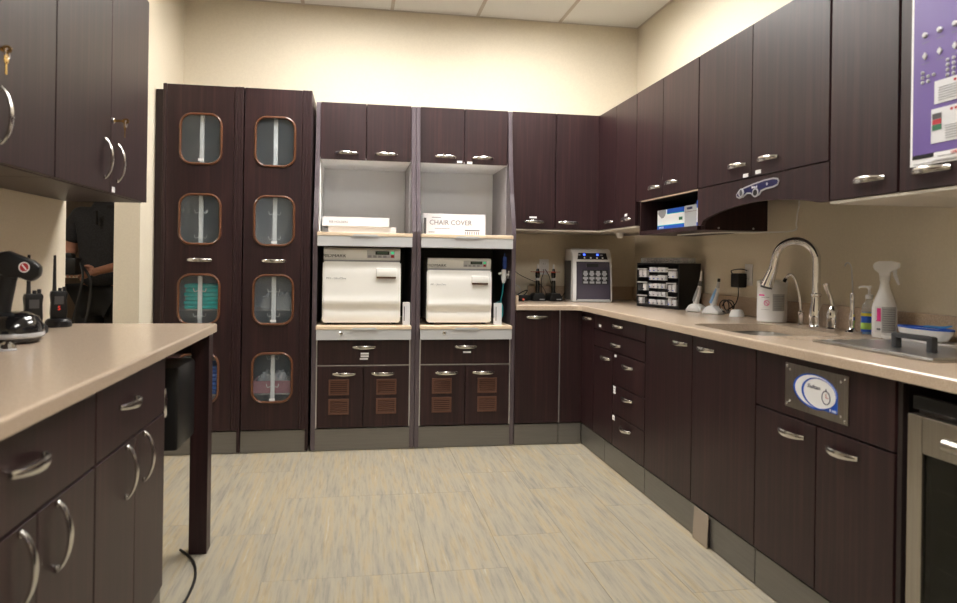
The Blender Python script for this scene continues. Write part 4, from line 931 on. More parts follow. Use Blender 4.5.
# wipes canister
t = thing('wipes_canister', 'white disinfectant wipes canister behind the sink', 'canister', (1.975, 3.14, K)); cx, cy = 1.975, 3.14
bm = bmesh.new(); lathe(bm, [(.064, K), (.068, K + .004), (.068, K + .165), (.066, K + .170)], 36, (cx, cy, 0)); obj('canister_body', bm, 'white', t, smooth=True)
bm = bmesh.new(); lathe(bm, [(.070, K + .170), (.0705, K + .192), (.066, K + .198), (.04, K + .201), (0, K + .201)], 36, (cx, cy, 0)); obj('lid', bm, 'white', t, smooth=True)
def wrap(cx, cy, r, a0, a1, z0, z1, m, n, par, k=8, local=False):
    b = bmesh.new(); rows = []
    for i in range(k + 1):
        a = R(a0 + (a1 - a0) * i / k); c_, s_ = math.cos(a), math.sin(a)
        rows.append([b.verts.new((cx + r * c_, cy + r * s_, z0)), b.verts.new((cx + r * c_, cy + r * s_, z1)), b.verts.new((cx + (r - .001) * c_, cy + (r - .001) * s_, z1)), b.verts.new((cx + (r - .001) * c_, cy + (r - .001) * s_, z0))])
    for A, B in zip(rows, rows[1:]):
        for q in range(4): b.faces.new((A[q], A[(q + 1) % 4], B[(q + 1) % 4], B[q]))
    b.faces.new(rows[0]); b.faces.new(rows[-1][::-1]); bmesh.ops.recalc_face_normals(b, faces=b.faces[:]); return obj(n, b, m, par, local=local)
# facing the camera is about azimuth 238 deg
wrap(cx, cy, .0688, 240, 290, K + .055, K + .135, 'greytub', 'text_block', t)
wrap(cx, cy, .0688, 180, 208, K + .125, K + .132, 'magenta', 'name_line', t)
for k in range(9): wrap(cx, cy, .0692, 242, 288, K + .060 + k * .008, K + .0615 + k * .008, 'textgrey', 'print_line', t)
wrap(cx, cy, .0688, 192, 228, K + .118, K + .1195, 'textgrey', 'print_line', t); wrap(cx, cy, .0688, 192, 228, K + .06, K + .0612, 'textgrey', 'print_line', t)
b = bmesh.new(); ring_prism(b, ellipse(0, 0, .013, .013, 20), ellipse(0, 0, .0105, .0105, 20), -.0012, 0, 'y'); prism(b, [(-.009, .007), (-.007, .009), (.009, -.007), (.007, -.009)], -.0012, 0, 'y')
b.transform(Matrix.Translation((cx + .0692 * math.cos(R(218)), cy + .0692 * math.sin(R(218)), K + .092)) @ Matrix.Rotation(R(-52), 4, 'Z')); obj('prohibition_mark', b, 'magenta', t)

# main faucet
t = thing('faucet', 'tall chrome gooseneck faucet behind the sink', 'faucet', (1.985, 2.82, K)); fx, fy = 1.985, 2.82
bm = bmesh.new(); lathe(bm, [(.030, K), (.031, K + .006), (.027, K + .012), (.026, K + .02), (.029, K + .045), (.027, K + .075), (.021, K + .11), (.019, K + .135), (.023, K + .14), (.023, K + .148), (.017, K + .152)], 28, (fx, fy, 0)); obj('base_column', bm, 'chrome', t, smooth=True)
def arc(p0, d, w_, h0, hA, n=14):
    out = [Vector((p0[0], p0[1], h0))]
    for i in range(n + 1):
        a = math.pi * i / n; s = w_ / 2 * (1 - math.cos(a)); out.append(Vector((p0[0] + d[0] * s, p0[1] + d[1] * s, hA + w_ / 2 * 1.0 * math.sin(a))))
    return out
dv = Vector((-.62, .78)).normalized(); reach = .178
pts = arc((fx, fy), dv, reach, K + .15, K + .292)
bm = bmesh.new(); tube(bm, pts, .0175, 16, 3); obj('gooseneck', bm, 'chrome', t, smooth=True)
e = pts[-1]; bm = bmesh.new(); tube(bm, [e + Vector((0, 0, .005)), e + Vector((dv.x * .008, dv.y * .008, -.035)), e + Vector((dv.x * .022, dv.y * .022, -.075)), e + Vector((dv.x * .036, dv.y * .036, -.115))], [.0195, .020, .024, .030], 18, 4); obj('spray_head', bm, 'chrome', t, smooth=True)
bm = bmesh.new(); q = e + Vector((dv.x * .037, dv.y * .037, -.117)); tube(bm, [q, q + Vector((dv.x * .002, dv.y * .002, -.008))], .026, 18, 1); obj('nozzle_ring', bm, 'darkgrey', t, smooth=True)
# filtered-water tap
t = thing('filter_tap', 'small chrome filtered-water tap with black tip beside the tall faucet', 'tap', (1.985, 2.925, K)); gx, gy = 1.985, 2.925
bm = bmesh.new(); lathe(bm, [(.016, K), (.016, K + .006), (.011, K + .010), (.011, K + .045), (.014, K + .05), (.014, K + .062), (.007, K + .068)], 20, (gx, gy, 0)); obj('base', bm, 'chrome', t, smooth=True)
bm = bmesh.new(); tube(bm, [(gx, gy, K + .06), (gx - .004, gy + .006, K + .13), (gx - .014, gy + .022, K + .20), (gx - .024, gy + .034, K + .227), (gx - .036, gy + .046, K + .226), (gx - .044, gy + .056, K + .208)], .0062, 12, 5); obj('spout', bm, 'chrome', t, smooth=True)
bm = bmesh.new(); tube(bm, [(gx - .043, gy + .055, K + .212), (gx - .048, gy + .061, K + .196)], .008, 12, 1); obj('black_tip', bm, 'black', t, smooth=True)
# faucet lever
t = thing('faucet_lever', 'chrome bell-shaped faucet lever right of the tall faucet', 'faucet handle', (1.99, 2.715, K)); gx, gy = 1.99, 2.715
bm = bmesh.new(); lathe(bm, [(.027, K), (.028, K + .006), (.023, K + .012), (.023, K + .02), (.026, K + .045), (.025, K + .07), (.019, K + .088), (.012, K + .10), (0, K + .104)], 26, (gx, gy, 0)); obj('bell', bm, 'chrome', t, smooth=True)
bm = bmesh.new(); tube(bm, [(gx, gy, K + .10), (gx - .004, gy + .008, K + .135), (gx - .012, gy + .018, K + .165), (gx - .016, gy + .024, K + .195)], [.009, .008, .010, .015], 12, 5); obj('lever_arm', bm, 'chrome', t, smooth=True)
# wand
t = thing('chrome_wand', 'slim chrome wand holder with a bent wire right of the faucet lever', 'holder', (1.99, 2.595, K)); gx, gy = 1.99, 2.595
bm = bmesh.new(); lathe(bm, [(.026, K), (.027, K + .004), (.020, K + .009), (.012, K + .018), (.010, K + .03), (.014, K + .05), (.012, K + .07), (.008, K + .085), (.0085, K + .13), (.010, K + .155), (.006, K + .162), (0, K + .163)], 24, (gx, gy, 0)); obj('holder_stem', bm, 'chrome', t, smooth=True)
bm = bmesh.new(); tube(bm, [(gx, gy, K + .16), (gx - .002, gy + .002, K + .22), (gx - .004, gy + .006, K + .268), (gx - .010, gy + .016, K + .285), (gx - .016, gy + .024, K + .28), (gx - .018, gy + .026, K + .27)], .003, 6, 4); obj('bent_wire', bm, 'alu', t, smooth=True)
# hand soap
t = thing('soap_pump', 'small clear pump bottle of hand soap with blue and yellow label', 'soap bottle', (2.01, 2.525, K)); gx, gy = 2.01, 2.525
bm = bmesh.new(); lathe(bm, [(.028, K), (.030, K + .004), (.030, K + .10), (.024, K + .12), (.013, K + .135), (.012, K + .142)], 26, (gx, gy, 0), sx=1, sy=.75); obj('bottle', bm, 'clear', t, smooth=True)
bm = bmesh.new(); lathe(bm, [(.026, K + .003), (.027, K + .09)], 20, (gx, gy, 0), sx=1, sy=.72); obj('gel', bm, mat('blue_gel', (.12, .30, .55), .2), t, smooth=True)
bm = bmesh.new(); lathe(bm, [(.0306, K + .012), (.0306, K + .085)], 26, (gx, gy, 0), sx=1, sy=.76); obj('label', bm, 'blue', t, smooth=True)
bm = bmesh.new(); lathe(bm, [(.0313, K + .074), (.0313, K + .086)], 26, (gx, gy, 0), sx=1, sy=.77); obj('yellow_band', bm, mat('yellow_print', (.7, .6, .05), .5), t, smooth=True)
bm = bmesh.new(); lathe(bm, [(.0313, K + .022), (.0313, K + .048)], 26, (gx, gy, 0), sx=1, sy=.77); obj('green_band', bm, mat('lime_print', (.35, .55, .10), .5), t, smooth=True)
bm = bmesh.new(); lathe(bm, [(.014, K + .142), (.014, K + .158), (.005, K + .162), (.005, K + .182), (.009, K + .185), (.009, K + .194), (0, K + .195)], 18, (gx, gy, 0)); tube(bm, [(gx, gy, K + .190), (gx - .02, gy + .022, K + .190), (gx - .025, gy + .028, K + .184)], .0038, 8, 3); obj('pump', bm, 'white', t, smooth=True)
# spray bottle
t = thing('spray_bottle', 'large white trigger spray bottle with magenta and grey label', 'spray bottle', (2.0, 2.43, K)); gx, gy = 2.0, 2.43
bm = bmesh.new(); lathe(bm, [(.045, K), (.048, K + .006), (.048, K + .11), (.045, K + .125), (.034, K + .155), (.022, K + .185), (.017, K + .21), (.0165, K + .24)], 32, (gx, gy, 0), sx=.8, sy=1.0); obj('bottle', bm, 'white', t, smooth=True)
for i_, (a0, a1, m_, n_) in enumerate(((178, 212, 'paper', 'white_label'), (213, 285, 'greytub', 'text_label'))):
    b = bmesh.new(); rows = []
    for i in range(11):
        a = R(a0 + (a1 - a0) * i / 10); rows.append([b.verts.new((gx + (rr_ * .8) * math.cos(a), gy + rr_ * math.sin(a), zz_)) for rr_, zz_ in ((.0488, K + .02), (.0488, K + .118), (.0478, K + .118), (.0478, K + .02))])
    for A, B in zip(rows, rows[1:]):
        for q in range(4): b.faces.new((A[q], A[(q + 1) % 4], B[(q + 1) % 4], B[q]))
    b.faces.new(rows[0]); b.faces.new(rows[-1][::-1]); bmesh.ops.recalc_face_normals(b, faces=b.faces[:]); lab = obj(n_, b, m_, t)
def on_bottle(a0, a1, z0, z1, m_, n_):
    b = bmesh.new(); rows = []
    for i in range(7):
        a = R(a0 + (a1 - a0) * i / 6); rows.append([b.verts.new((gx + (rr_ * .8) * math.cos(a), gy + rr_ * math.sin(a), zz_)) for rr_, zz_ in ((.0494, z0), (.0494, z1), (.0486, z1), (.0486, z0))])
    for A, B in zip(rows, rows[1:]):
        for q in range(4): b.faces.new((A[q], A[(q + 1) % 4], B[(q + 1) % 4], B[q]))
    b.faces.new(rows[0]); b.faces.new(rows[-1][::-1]); bmesh.ops.recalc_face_normals(b, faces=b.faces[:]); return obj(n_, b, m_, t)
on_bottle(190, 209, K + .065, K + .112, 'magenta', 'magenta_mark'); on_bottle(186, 209, K + .062, K + .066, 'magenta', 'magenta_line'); on_bottle(190, 208, K + .028, K + .036, 'textgrey', 'print_line')
for k in range(10): on_bottle(218, 280, K + .03 + k * .0085, K + .0318 + k * .0085, 'textgrey', 'print_line')
bm = bmesh.new()
dd = Vector((.62, -.78, 0)).normalized()   # trigger points toward the near end of the room
rotm = Matrix.Translation((gx, gy, 0)) @ Matrix.Rotation(math.atan2(dd.y, dd.x), 4, 'Z')
b = bmesh.new(); prism(b, [(-.040, K + .272), (-.034, K + .258), (-.018, K + .245), (-.018, K + .232), (.018, K + .232), (.020, K + .250), (.042, K + .262), (.050, K + .268), (.050, K + .286), (.02, K + .293), (-.02, K + .292), (-.036, K + .284)], -.013, .013, 'y', .004); b.transform(rotm); obj('spray_head', b, 'white', t, smooth=True)
b = bmesh.new(); prism(b, [(.026, K + .262), (.030, K + .235), (.040, K + .212), (.046, K + .200), (.050, K + .204), (.046, K + .222), (.040, K + .245), (.040, K + .262)], -.008, .008, 'y', .002); b.transform(rotm); obj('trigger', b, 'white', t, smooth=True)
b = bmesh.new(); lathe(b, [(.018, K + .215), (.018, K + .236)], 20, (gx, gy, 0)); obj('collar', b, 'white', t, smooth=True)
# white oval dish with blue cloth on a tray
t = thing('serving_tray', 'flat white oval tray under the blue-rimmed dish', 'tray', (1.995, 2.2, K))
bm = bmesh.new(); prism(bm, rrect(1.995, 2.235, .092, .335, .04, 6), K, K + .008, 'z', .002); obj('tray_base', bm, 'white', t)
bm = bmesh.new(); ring_prism(bm, rrect(1.995, 2.235, .098, .341, .043, 6), rrect(1.995, 2.235, .086, .329, .036, 6), K + .007, K + .012, 'z'); obj('tray_rim', bm, 'white', t)
t = thing('oval_dish', 'white oval dish with a blue rim on the flat white tray', 'dish', (1.995, 2.2, K + .012))
b = bmesh.new(); lathe(b, [(.035, K + .0125), (.045, K + .016), (.055, K + .035), (.057, K + .052), (.054, K + .052), (.051, K + .036), (.042, K + .020), (0, K + .018)], 36, (1.995, 2.225, 0), sx=.75, sy=2.1); obj('bowl', b, 'white', t, smooth=True)
b = bmesh.new(); ring_prism(b, ellipse(1.995, 2.225, .0435, .1215, 36), ellipse(1.995, 2.225, .0385, .113, 36), K + .051, K + .057, 'z'); obj('blue_rim', b, 'blue', t)
bm = bmesh.new(); tube(bm, [(1.985, 2.21, K + .062), (1.98, 2.16, K + .063), (1.97, 2.11, K + .067), (1.97, 2.085, K + .073)], [.010, .011, .010, .006], 10, 4, flat=.35); tag(obj('scrubbing_brush', bm, mat('bright_blue_plastic', (.02, .30, .75), .4), smooth=True), 'bright blue scrubbing brush lying across the right end of the oval dish', 'brush')

# ------------------------------------------------------------------ left run
FL = -.588; UL = -.87
def lbase(y0, y1, ysp, label, ha, hb, dh):
    t = thing('base_cabinet', label, 'cabinet', (-.88, (y0 + y1) / 2, 0), 0, 'left-run base cabinets')
    carcass(t, 'L', FL, XL, y0, y1, .14, CB)
    door(t, 'L', FL, y0, y1, .69, CB - .003, dh, name='drawer')
    for a, b_, h in ((y0, ysp, ha), (ysp, y1, hb)): door(t, 'L', FL, a, b_, .142, .687, h, vert=True)
    kick(t, 'L', FL, y0, y1); return t
lbase(1.766, 2.365, 2.067, 'left-run base cabinet nearest the knee space with one drawer over two doors', (1.985, .61), (2.14, .61), (1.995, .79))
lbase(1.17, 1.762, 1.463, 'second left-run base cabinet from the knee space', (1.387, .61), (1.547, .61), (1.418, .79))
lbase(.57, 1.166, .865, 'nearest left-run base cabinet at the camera side', (.785, .61), (.95, .61), (.865, .79))
bm = bmesh.new(); prism(bm, rrect((XL + .002 - .565) / 2, (.55 + 3.075) / 2, -.565 - XL - .002, 3.075 - .55, .006, 2), CB + .001, CT, 'z')
bmesh.ops.bevel(bm, geom=[e for e in bm.edges if e.verts[0].co.z > CT - .001 and e.verts[1].co.z > CT - .001], offset=.007, segments=3, affect='EDGES', profile=.5)
tag(obj('worktop', bm, 'counter'), 'beige worktop along the left wall with radios and handset on it', 'countertop')
t = thing('support_post', 'dark wood square post holding up the far end of the left worktop', 'post', (-.6, 3.0, 0))
obj('post', BX((-.640, -.572, 2.955, 3.03, .002, CB, .002)), 'wood', t); obj('apron_rail', BX((XL + .003, -.641, 2.985, 3.03, .79, CB, .002)), 'wood', t)
# small black equipment hung under the worktop
t = thing('hanging_power_unit', 'glossy black unit with cables hung under the left worktop in the knee space', 'power unit', (-.95, 2.7, .55))
obj('unit_body', BX((-1.0, -.615, 2.66, 2.92, .485, .785, .014)), 'black', t, smooth=True)
obj('bracket', BX((-1.05, -1.03, 2.70, 2.72, .785, CB), (-.80, -.78, 2.70, 2.72, .785, CB)), 'alu', t)
bm = bmesh.new(); tube(bm, [(-.74, 2.61, .74), (-.72, 2.57, .79), (-.685, 2.575, .80), (-.66, 2.60, .76), (-.655, 2.605, .66)], .005, 8, 5); obj('metal_hose', bm, 'chrome', t, smooth=True)
bm = bmesh.new(); lathe(bm, [(.008, .66), (.011, .67), (.011, .74), (.006, .76)], 14, (-.652, 2.608, -.04)); obj('hose_connector', bm, 'chrome', t, smooth=True)
cable([(-.68, 3.0, .006), (-.615, 2.9, .006), (-.575, 2.78, .006), (-.56, 2.65, .006), (-.565, 2.5, .006), (-.60, 2.38, .006), (-.70, 2.30, .006)], .005, 'black cable lying curved on the floor by the left support post')
# left upper cabinets
def lupper(y0, y1, ys, label, ha, hb, z1=2.24):
    t = thing('upper_cabinet', label, 'cabinet', (-1.0, (y0 + y1) / 2, UZ0), 0, 'left-wall upper cabinets')
    carcass(t, 'L', UL, XL, y0, y1, UZ0, z1, m='wood')
    for a, b_, h in ((y0, ys, ha), (ys, y1, hb)):
        d_ = door(t, 'L', UL, a, b_, UZ0, z1, (h, 1.515), vert=True)
    return t, d_
c1, d1 = lupper(2.25, 3.165, 2.718, 'left-wall upper cabinet at the far end with keys in its lock', 2.655, 2.785)
c2, d2 = lupper(1.355, 2.246, 1.82, 'left-wall upper cabinet nearer the camera with keys in its lock', 1.765, 1.92)
small_labels(d1, 'L', UL, [(2.75, 1.415)], .03, .02)
def keys(y, z, label):
    t = thing('keys', label, 'key', (UL + .01, y, z)); 
    bm = bmesh.new(); lathe(bm, [(.010, 0), (.010, .006), (.007, .008)], 18, (0, 0, 0), mx=Matrix.Rotation(R(90), 4, 'Y')); bmesh.ops.translate(bm, verts=bm.verts[:], vec=(UL + .0005, y, z)); obj('lock_cylinder', bm, 'chrome', t, smooth=True)
    def key(y_, z_, n, hang):
        bm = bmesh.new()
        if not hang: obox(bm, UL + .008, UL + .036, y_ - .001, y_ + .001, z_ - .004, z_ + .004); ring_prism(bm, [(UL + .045 + .012 * math.cos(a), z_ + .010 * math.sin(a)) for a in [2 * math.pi * i / 16 for i in range(16)]], [(UL + .045 + .004 * math.cos(a), z_ + .003 * math.sin(a)) for a in [2 * math.pi * i / 16 for i in range(16)]], y_ - .001, y_ + .001, 'y')
        else: obox(bm, UL + .038, UL + .040, y_ - .004, y_ + .004, z_ - .045, z_ - .012); ring_prism(bm, ellipse(y_, z_ - .008, .011, .012, 16), ellipse(y_, z_ - .004, .003, .003, 16), UL + .038, UL + .040, 'x')
        obj(n, bm, 'brass', t)
    key(y, z, 'key', False); key(y + .012, z - .012, 'key', True)
    bm = bmesh.new(); pts = [(UL + .045, y + .010 * math.cos(a) + .006, z - .008 + .012 * math.sin(a)) for a in [2 * math.pi * i / 12 for i in range(13)]]; tube(bm, pts, .001, 6, 2); obj('key_ring', bm, 'alu', t)
keys(2.73, 1.66, 'brass keys hanging from the lock of the far left upper cabinet')
keys(1.85, 1.66, 'brass keys hanging from the lock of the near left upper cabinet')
# ------------------------------------------------------------------ things on the left worktop
def radio(x, y, rz, label, led):
    t = thing('walkie_talkie', label, 'radio', (x, y, K), rz, 'black walkie-talkies')
    bm = bmesh.new(); lathe(bm, [(.045, 0), (.047, .006), (.044, .022), (.036, .03), (0, .03)], 24, sx=1, sy=1.1); ch = obj('charging_base', bm, 'black', t, smooth=True, local=True)
    bm = bmesh.new(); b = bmesh.new(); prism(b, [(-.025, .024), (.025, .024), (.028, .05), (.026, .10), (.029, .125), (.026, .135), (-.026, .135), (-.029, .12), (-.026, .09), (-.028, .05)], -.016, .016, 'y', .004); merge(bm, b); obj('body', bm, 'black', t, smooth=True, local=True)
    bm = bmesh.new(); tube(bm, [(-.014, 0, .134), (-.014, 0, .16), (-.014, 0, .27)], [.008, .0065, .0045], 10, 3); obj('antenna', bm, 'rubber', t, smooth=True, local=True)
    for xx, hh in ((.004, .012), (.018, .016)):
        bm = bmesh.new(); lathe(bm, [(.0065, .134), (.0065, .134 + hh), (0, .135 + hh)], 12, (xx, 0, 0)); obj('knob', bm, 'rubber', t, smooth=True, local=True)
    obj('speaker_grille', BX((-.015, .015, -.0175, -.0162, .085, .115)), 'darkgrey', t, local=True)
    if led: lettering('S', .022, 'redled', t, Matrix.Translation((0, -.0175, .07)) @ Matrix.Rotation(R(90), 4, 'X'), name='red_logo')
    return t
radio(-1.115, 2.93, R(28), 'black walkie-talkie with a red mark standing in its charger by the doorway', True)
radio(-1.105, 2.69, R(35), 'black walkie-talkie behind the big black handset, without red mark', False)
# large black handset on base (scanner)
t = thing('handset_scanner', 'large black handheld scanner with round white mark on its grey-trimmed base', 'scanner', (-1.035, 2.40, K), R(12)); t.scale = (.88, .88, .95)
bm = bmesh.new(); lathe(bm, [(.070, 0), (.082, .008), (.088, .03), (.086, .055), (.070, .082), (.04, .098), (0, .10)], 36, sx=1.0, sy=1.25); obj('base', bm, 'gloss', t, smooth=True, local=True)
bm = bmesh.new(); lathe(bm, [(.0865, .018), (.0895, .022), (.0895, .030), (.0875, .034)], 36, sx=1.0, sy=1.25); obj('grey_trim', bm, 'silver', t, smooth=True, local=True)
bm = bmesh.new(); tube(bm, [(-.06, 0, .07), (-.045, 0, .13), (-.025, 0, .20), (-.015, 0, .25)], [.045, .036, .028, .030], 16, 5); obj('grip', bm, 'black', t, smooth=True, local=True)
b = bmesh.new(); prism(b, [(-.055, .225), (-.065, .26), (-.05, .29), (-.02, .295), (.055, .265), (.078, .245), (.075, .215), (.05, .195), (.01, .21), (-.02, .205)], -.03, .03, 'y', .010); obj('scan_head', b, 'black', t, smooth=True, local=True)
b = bmesh.new(); ring_prism(b, ellipse(.03, .243, .017, .017, 20), ellipse(.03, .243, .0135, .0135, 20), -.0318, -.0305, 'y'); prism(b, [(.022, .25), (.025, .253), (.038, .236), (.035, .233)], -.0318, -.0305, 'y'); obj('round_mark', b, 'label', t, local=True)
b = bmesh.new(); prism(b, ellipse(.03, .243, .0135, .0135, 20), -.0308, -.0302, 'y'); obj('mark_field', b, 'red', t, local=True)
t = thing('black_device', 'second black device at the left frame edge beside the scanner', 'device', (-1.06, 2.13, K), R(10)); t.scale = (.85, .85, .85)
bm = bmesh.new(); lathe(bm, [(.06, 0), (.072, .01), (.075, .04), (.065, .075), (.03, .095), (0, .098)], 30, sx=1, sy=1.2); obj('housing', bm, 'gloss', t, smooth=True, local=True)
bm = bmesh.new(); lathe(bm, [(.0742, .018), (.077, .022), (.077, .030), (.0755, .034)], 30, sx=1, sy=1.2); obj('grey_trim', bm, 'silver', t, smooth=True, local=True)
t = thing('paperweight', 'small shiny silver paperweight in front of the black scanner', 'paperweight', (-.965, 2.19, K))
bm = bmesh.new(); lathe(bm, [(.020, K), (.022, K + .006), (.016, K + .018), (.008, K + .024), (0, K + .025)], 12, (-.965, 2.19, 0)); obj('cap', bm, 'chrome', t)
bm = bmesh.new(); lathe(bm, [(.024, K), (.024, K + .003)], 16, (-.965, 2.19, 0)); obj('base_ring', bm, 'silver', t)

# ------------------------------------------------------------------ person beyond the doorway
def skinmesh(name, verts, edges, radii, m, parent, levels=2, root=0):
    me = bpy.data.meshes.new(name); me.from_pydata(verts, edges, []); o = bpy.data.objects.new(name, me); C.objects.link(o)
    md = o.modifiers.new('s', 'SKIN')
    for i, r in enumerate(radii):
        sv = me.skin_vertices[0].data[i]; sv.radius = r if isinstance(r, tuple) else (r, r); sv.use_root = (i == root)
    md.use_smooth_shade = True; md.branch_smoothing = .6
    o.modifiers.new('u', 'SUBSURF').levels = levels; o.modifiers['u'].render_levels = levels
    out = evaluated_mesh(o); bpy.data.objects.remove(o)
    out.materials.clear(); out.materials.append(M[m]);
    for p in out.polygons: p.use_smooth = True
    r = bpy.data.objects.new(name, out); C.objects.link(r); r.parent = parent; return r
man = thing('person', 'person in a charcoal polo shirt holding a camera at the waist beyond the doorway', 'person', (-1.645, 5.08, 0), R(-9)); man.scale = (1.03, 1.03, 1.03)
# local frame: faces -Y, his right is -X
J = dict(pelvis=(0, 0, .96), belly=(0, -.01, 1.10), chest=(0, 0, 1.32), neckb=(0, .01, 1.47), neck=(0, 0, 1.54), head=(0, -.01, 1.60),
         rsh=(-.175, .01, 1.42), rel=(-.245, .02, 1.15), rwr=(-.115, -.235, 1.075), rha=(-.08, -.285, 1.08),
         lsh=(.175, .01, 1.42), lel=(.25, .03, 1.13), lwr=(.065, -.20, 1.055), lha=(.03, -.24, 1.04),
         rhip=(-.09, 0, .92), rkn=(-.10, -.01, .50), ran=(-.105, .02, .09), rto=(-.12, -.13, .035),
         lhip=(.09, 0, .92), lkn=(.10, -.01, .50), lan=(.105, .02, .09), lto=(.12, -.13, .035))
names = list(J); idx = {n: i for i, n in enumerate(names)}
EG = [('pelvis', 'belly'), ('belly', 'chest'), ('chest', 'neckb'), ('neckb', 'neck'), ('neck', 'head'), ('chest', 'rsh'), ('rsh', 'rel'), ('rel', 'rwr'), ('rwr', 'rha'), ('chest', 'lsh'), ('lsh', 'lel'), ('lel', 'lwr'), ('lwr', 'lha'),
      ('pelvis', 'rhip'), ('rhip', 'rkn'), ('rkn', 'ran'), ('ran', 'rto'), ('pelvis', 'lhip'), ('lhip', 'lkn'), ('lkn', 'lan'), ('lan', 'lto')]
RD = dict(pelvis=(.12, .09), belly=(.12, .09), chest=(.11, .085), neckb=(.06, .055), neck=.055, head=.06, rsh=.052, rel=.042, rwr=(.028, .022), rha=(.036, .016), lsh=.052, lel=.042, lwr=(.028, .022), lha=(.036, .016),
          rhip=.085, rkn=.055, ran=.04, rto=.03, lhip=.085, lkn=.055, lan=.04, lto=.03)
body = skinmesh('body', [J[n] for n in names], [(idx[a], idx[b_]) for a, b_ in EG], [RD[n] for n in names], 'skin', man)
# head
bm = bmesh.new(); bmesh.ops.create_uvsphere(bm, u_segments=24, v_segments=16, radius=1)
for v in bm.verts:
    z = v.co.z; v.co = Vector((v.co.x * .077 * (1 - .18 * max(0, -z)), v.co.y * .098 * (1 - .10 * max(0, -z)), z * .118)) + Vector((0, -.012, 1.69))
hd = obj('head', bm, 'skin', man, smooth=True, local=True)
bm = bmesh.new(); prism(bm, [(-.105, 1.70), (-.128, 1.672), (-.124, 1.662), (-.100, 1.662)], -.012, .012, 'x', .004); obj('nose', bm, 'skin', hd, smooth=True)
obj('mouth', BX((-.024, .024, -.108, -.098, 1.632, 1.640, .003)), mat('lips', (.33, .12, .10), .5), hd, smooth=True)
for s in (-1, 1):
    bm = bmesh.new(); bmesh.ops.create_uvsphere(bm, u_segments=12, v_segments=8, radius=.012); bmesh.ops.translate(bm, verts=bm.verts[:], vec=(s * .030, -.094, 1.705)); obj('eye', bm, 'eye', hd, smooth=True)
    bm = bmesh.new(); bmesh.ops.create_uvsphere(bm, u_segments=10, v_segments=6, radius=.005); bmesh.ops.translate(bm, verts=bm.verts[:], vec=(s * .030, -.1045, 1.704)); obj('iris', bm, 'black', hd, smooth=True)
    bm = bmesh.new(); lathe(bm, [(.004, -.03), (.012, -.022), (.014, 0), (.013, .02), (.004, .03)], 10, (s * .078, -.005, 1.69), sx=.5, sy=1.2); obj('ear', bm, 'skin', hd, smooth=True)
bm = bmesh.new(); bmesh.ops.create_uvsphere(bm, u_segments=24, v_segments=16, radius=1)
for v in bm.verts: v.co = Vector((v.co.x * .083, v.co.y * .103 + .006, max(v.co.z, -.25 + (.75 if v.co.y < -.45 else 0)) * .124)) + Vector((0, -.008, 1.70))
obj('hair', bm, 'hair', man, smooth=True, local=True)
# shirt and trousers as shells around the body
S = [(0, 0, .90), (0, -.01, 1.10), (0, 0, 1.33), (0, .01, 1.46), (-.165, .01, 1.425), (-.232, .018, 1.22), (.165, .01, 1.425), (.237, .025, 1.22), (0, .008, 1.515)]
shirt = skinmesh('polo_shirt', S, [(0, 1), (1, 2), (2, 3), (2, 4), (4, 5), (2, 6), (6, 7), (3, 8)], [(.19, .15), (.185, .145), (.185, .14), (.11, .09), .092, .078, .092, .078, (.075, .07)], 'shirt', man)
bm = bmesh.new(); ring_prism(bm, ellipse(0, .0, .075, .07, 24), ellipse(0, 0, .062, .058, 24), 1.485, 1.53, 'z'); obj('collar', bm, 'shirt', shirt, local=True)
bm = bmesh.new(); obox(bm, -.011, .011, -.150, -.125, 1.34, 1.43, .003); obj('button_placket', bm, 'shirt', shirt, local=True)
P3 = [(0, 0, .93), (-.09, 0, .88), (-.10, -.01, .50), (-.105, .02, .09), (.09, 0, .88), (.10, -.01, .50), (.105, .02, .09)]
skinmesh('trousers', P3, [(0, 1), (1, 2), (2, 3), (0, 4), (4, 5), (5, 6)], [(.16, .12), (.105, .11), .078, .065, (.105, .11), .078, .065], 'pants', man)
for s in (-1, 1): obj('shoe', BX((s * .12 - .048, s * .12 + .048, -.21, .09, .002, .085, .03)), 'black', man, smooth=True, local=True)
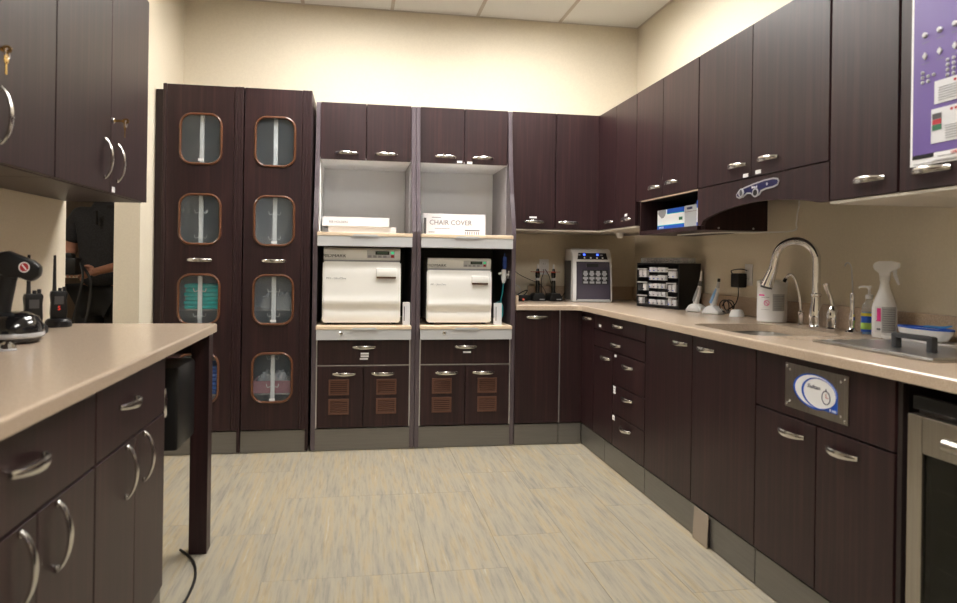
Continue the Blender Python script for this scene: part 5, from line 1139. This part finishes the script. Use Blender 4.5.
# hands: five fingers each
def hand(wr, ha, fdir, up, side, curl):
    wr, ha = Vector(wr), Vector(ha); f = Vector(fdir).normalized(); u = Vector(up).normalized(); s = f.cross(u).normalized() * side; c = ha
    V = [tuple(wr), tuple(c)]; Ed = [(0, 1)]; Rr = [(.026, .020), (.034, .016)]
    for k, L_ in enumerate((.070, .078, .073, .058)):
        b0 = c + f * .03 + s * (-.027 + .018 * k); a = b0 + f * L_ * .45 - u * curl * .012; b1 = a + f * L_ * .28 - u * curl * .024; e_ = b1 + f * L_ * .16 - u * curl * .022
        i = len(V); V += [tuple(b0), tuple(a), tuple(b1), tuple(e_)]; Ed += [(1, i), (i, i + 1), (i + 1, i + 2), (i + 2, i + 3)]; Rr += [.0105, .0092, .0085, .0075]
    t0 = c - f * .01 - s * .035; t1 = t0 + f * .03 - s * .018 - u * .01; t2 = t1 + f * .03 - s * .004 - u * .012
    i = len(V); V += [tuple(t0), tuple(t1), tuple(t2)]; Ed += [(1, i), (i, i + 1), (i + 1, i + 2)]; Rr += [.013, .011, .009]
    return skinmesh('hand', V, Ed, Rr, 'skin', man)
hand(J['rwr'], J['rha'], (.55, -.6, -.1), (0, -.2, 1), 1, 1.0)
hand(J['lwr'], J['lha'], (-.95, -.35, -.08), (-.2, -.9, .35), -1, .8)
# camera in his hands, lens pointing to his right
t = thing('photo_camera', 'black camera with a pale grey lens held by the person beyond the doorway', 'camera', tuple(Matrix.Translation((-1.645, 5.08, 0)) @ Matrix.Rotation(R(-9), 4, 'Z') @ Vector((-.065, -.345, 1.07))), R(-9))
obj('camera_body', BX((-.045, .075, -.04, .04, -.01, .095, .012)), 'black', t, smooth=True, local=True)
bm = bmesh.new(); prism(bm, [(-.03, .09), (.05, .09), (.035, .125), (-.015, .125)], -.025, .025, 'y', .006); obj('viewfinder_hump', bm, 'black', t, smooth=True, local=True)
bm = bmesh.new(); lathe(bm, [(.034, .04), (.036, .05), (.036, .09), (.040, .095), (.040, .135), (.036, .137), (.030, .125), (0, .12)], 24, (0, 0, .04), mx=Matrix.Rotation(R(-90), 4, 'Y')); obj('lens', bm, 'greytub', t, smooth=True, local=True)
bm = bmesh.new(); tube(bm, [(.07, .02, .08), (.11, -.02, -.02), (.09, -.03, -.16), (.05, -.02, -.32), (.08, 0, -.38), (.12, .02, -.25), (.13, .03, -.05), (.08, .02, .05)], .008, 8, 6, flat=.4); obj('neck_strap', bm, 'rubber', t, smooth=True, local=True)
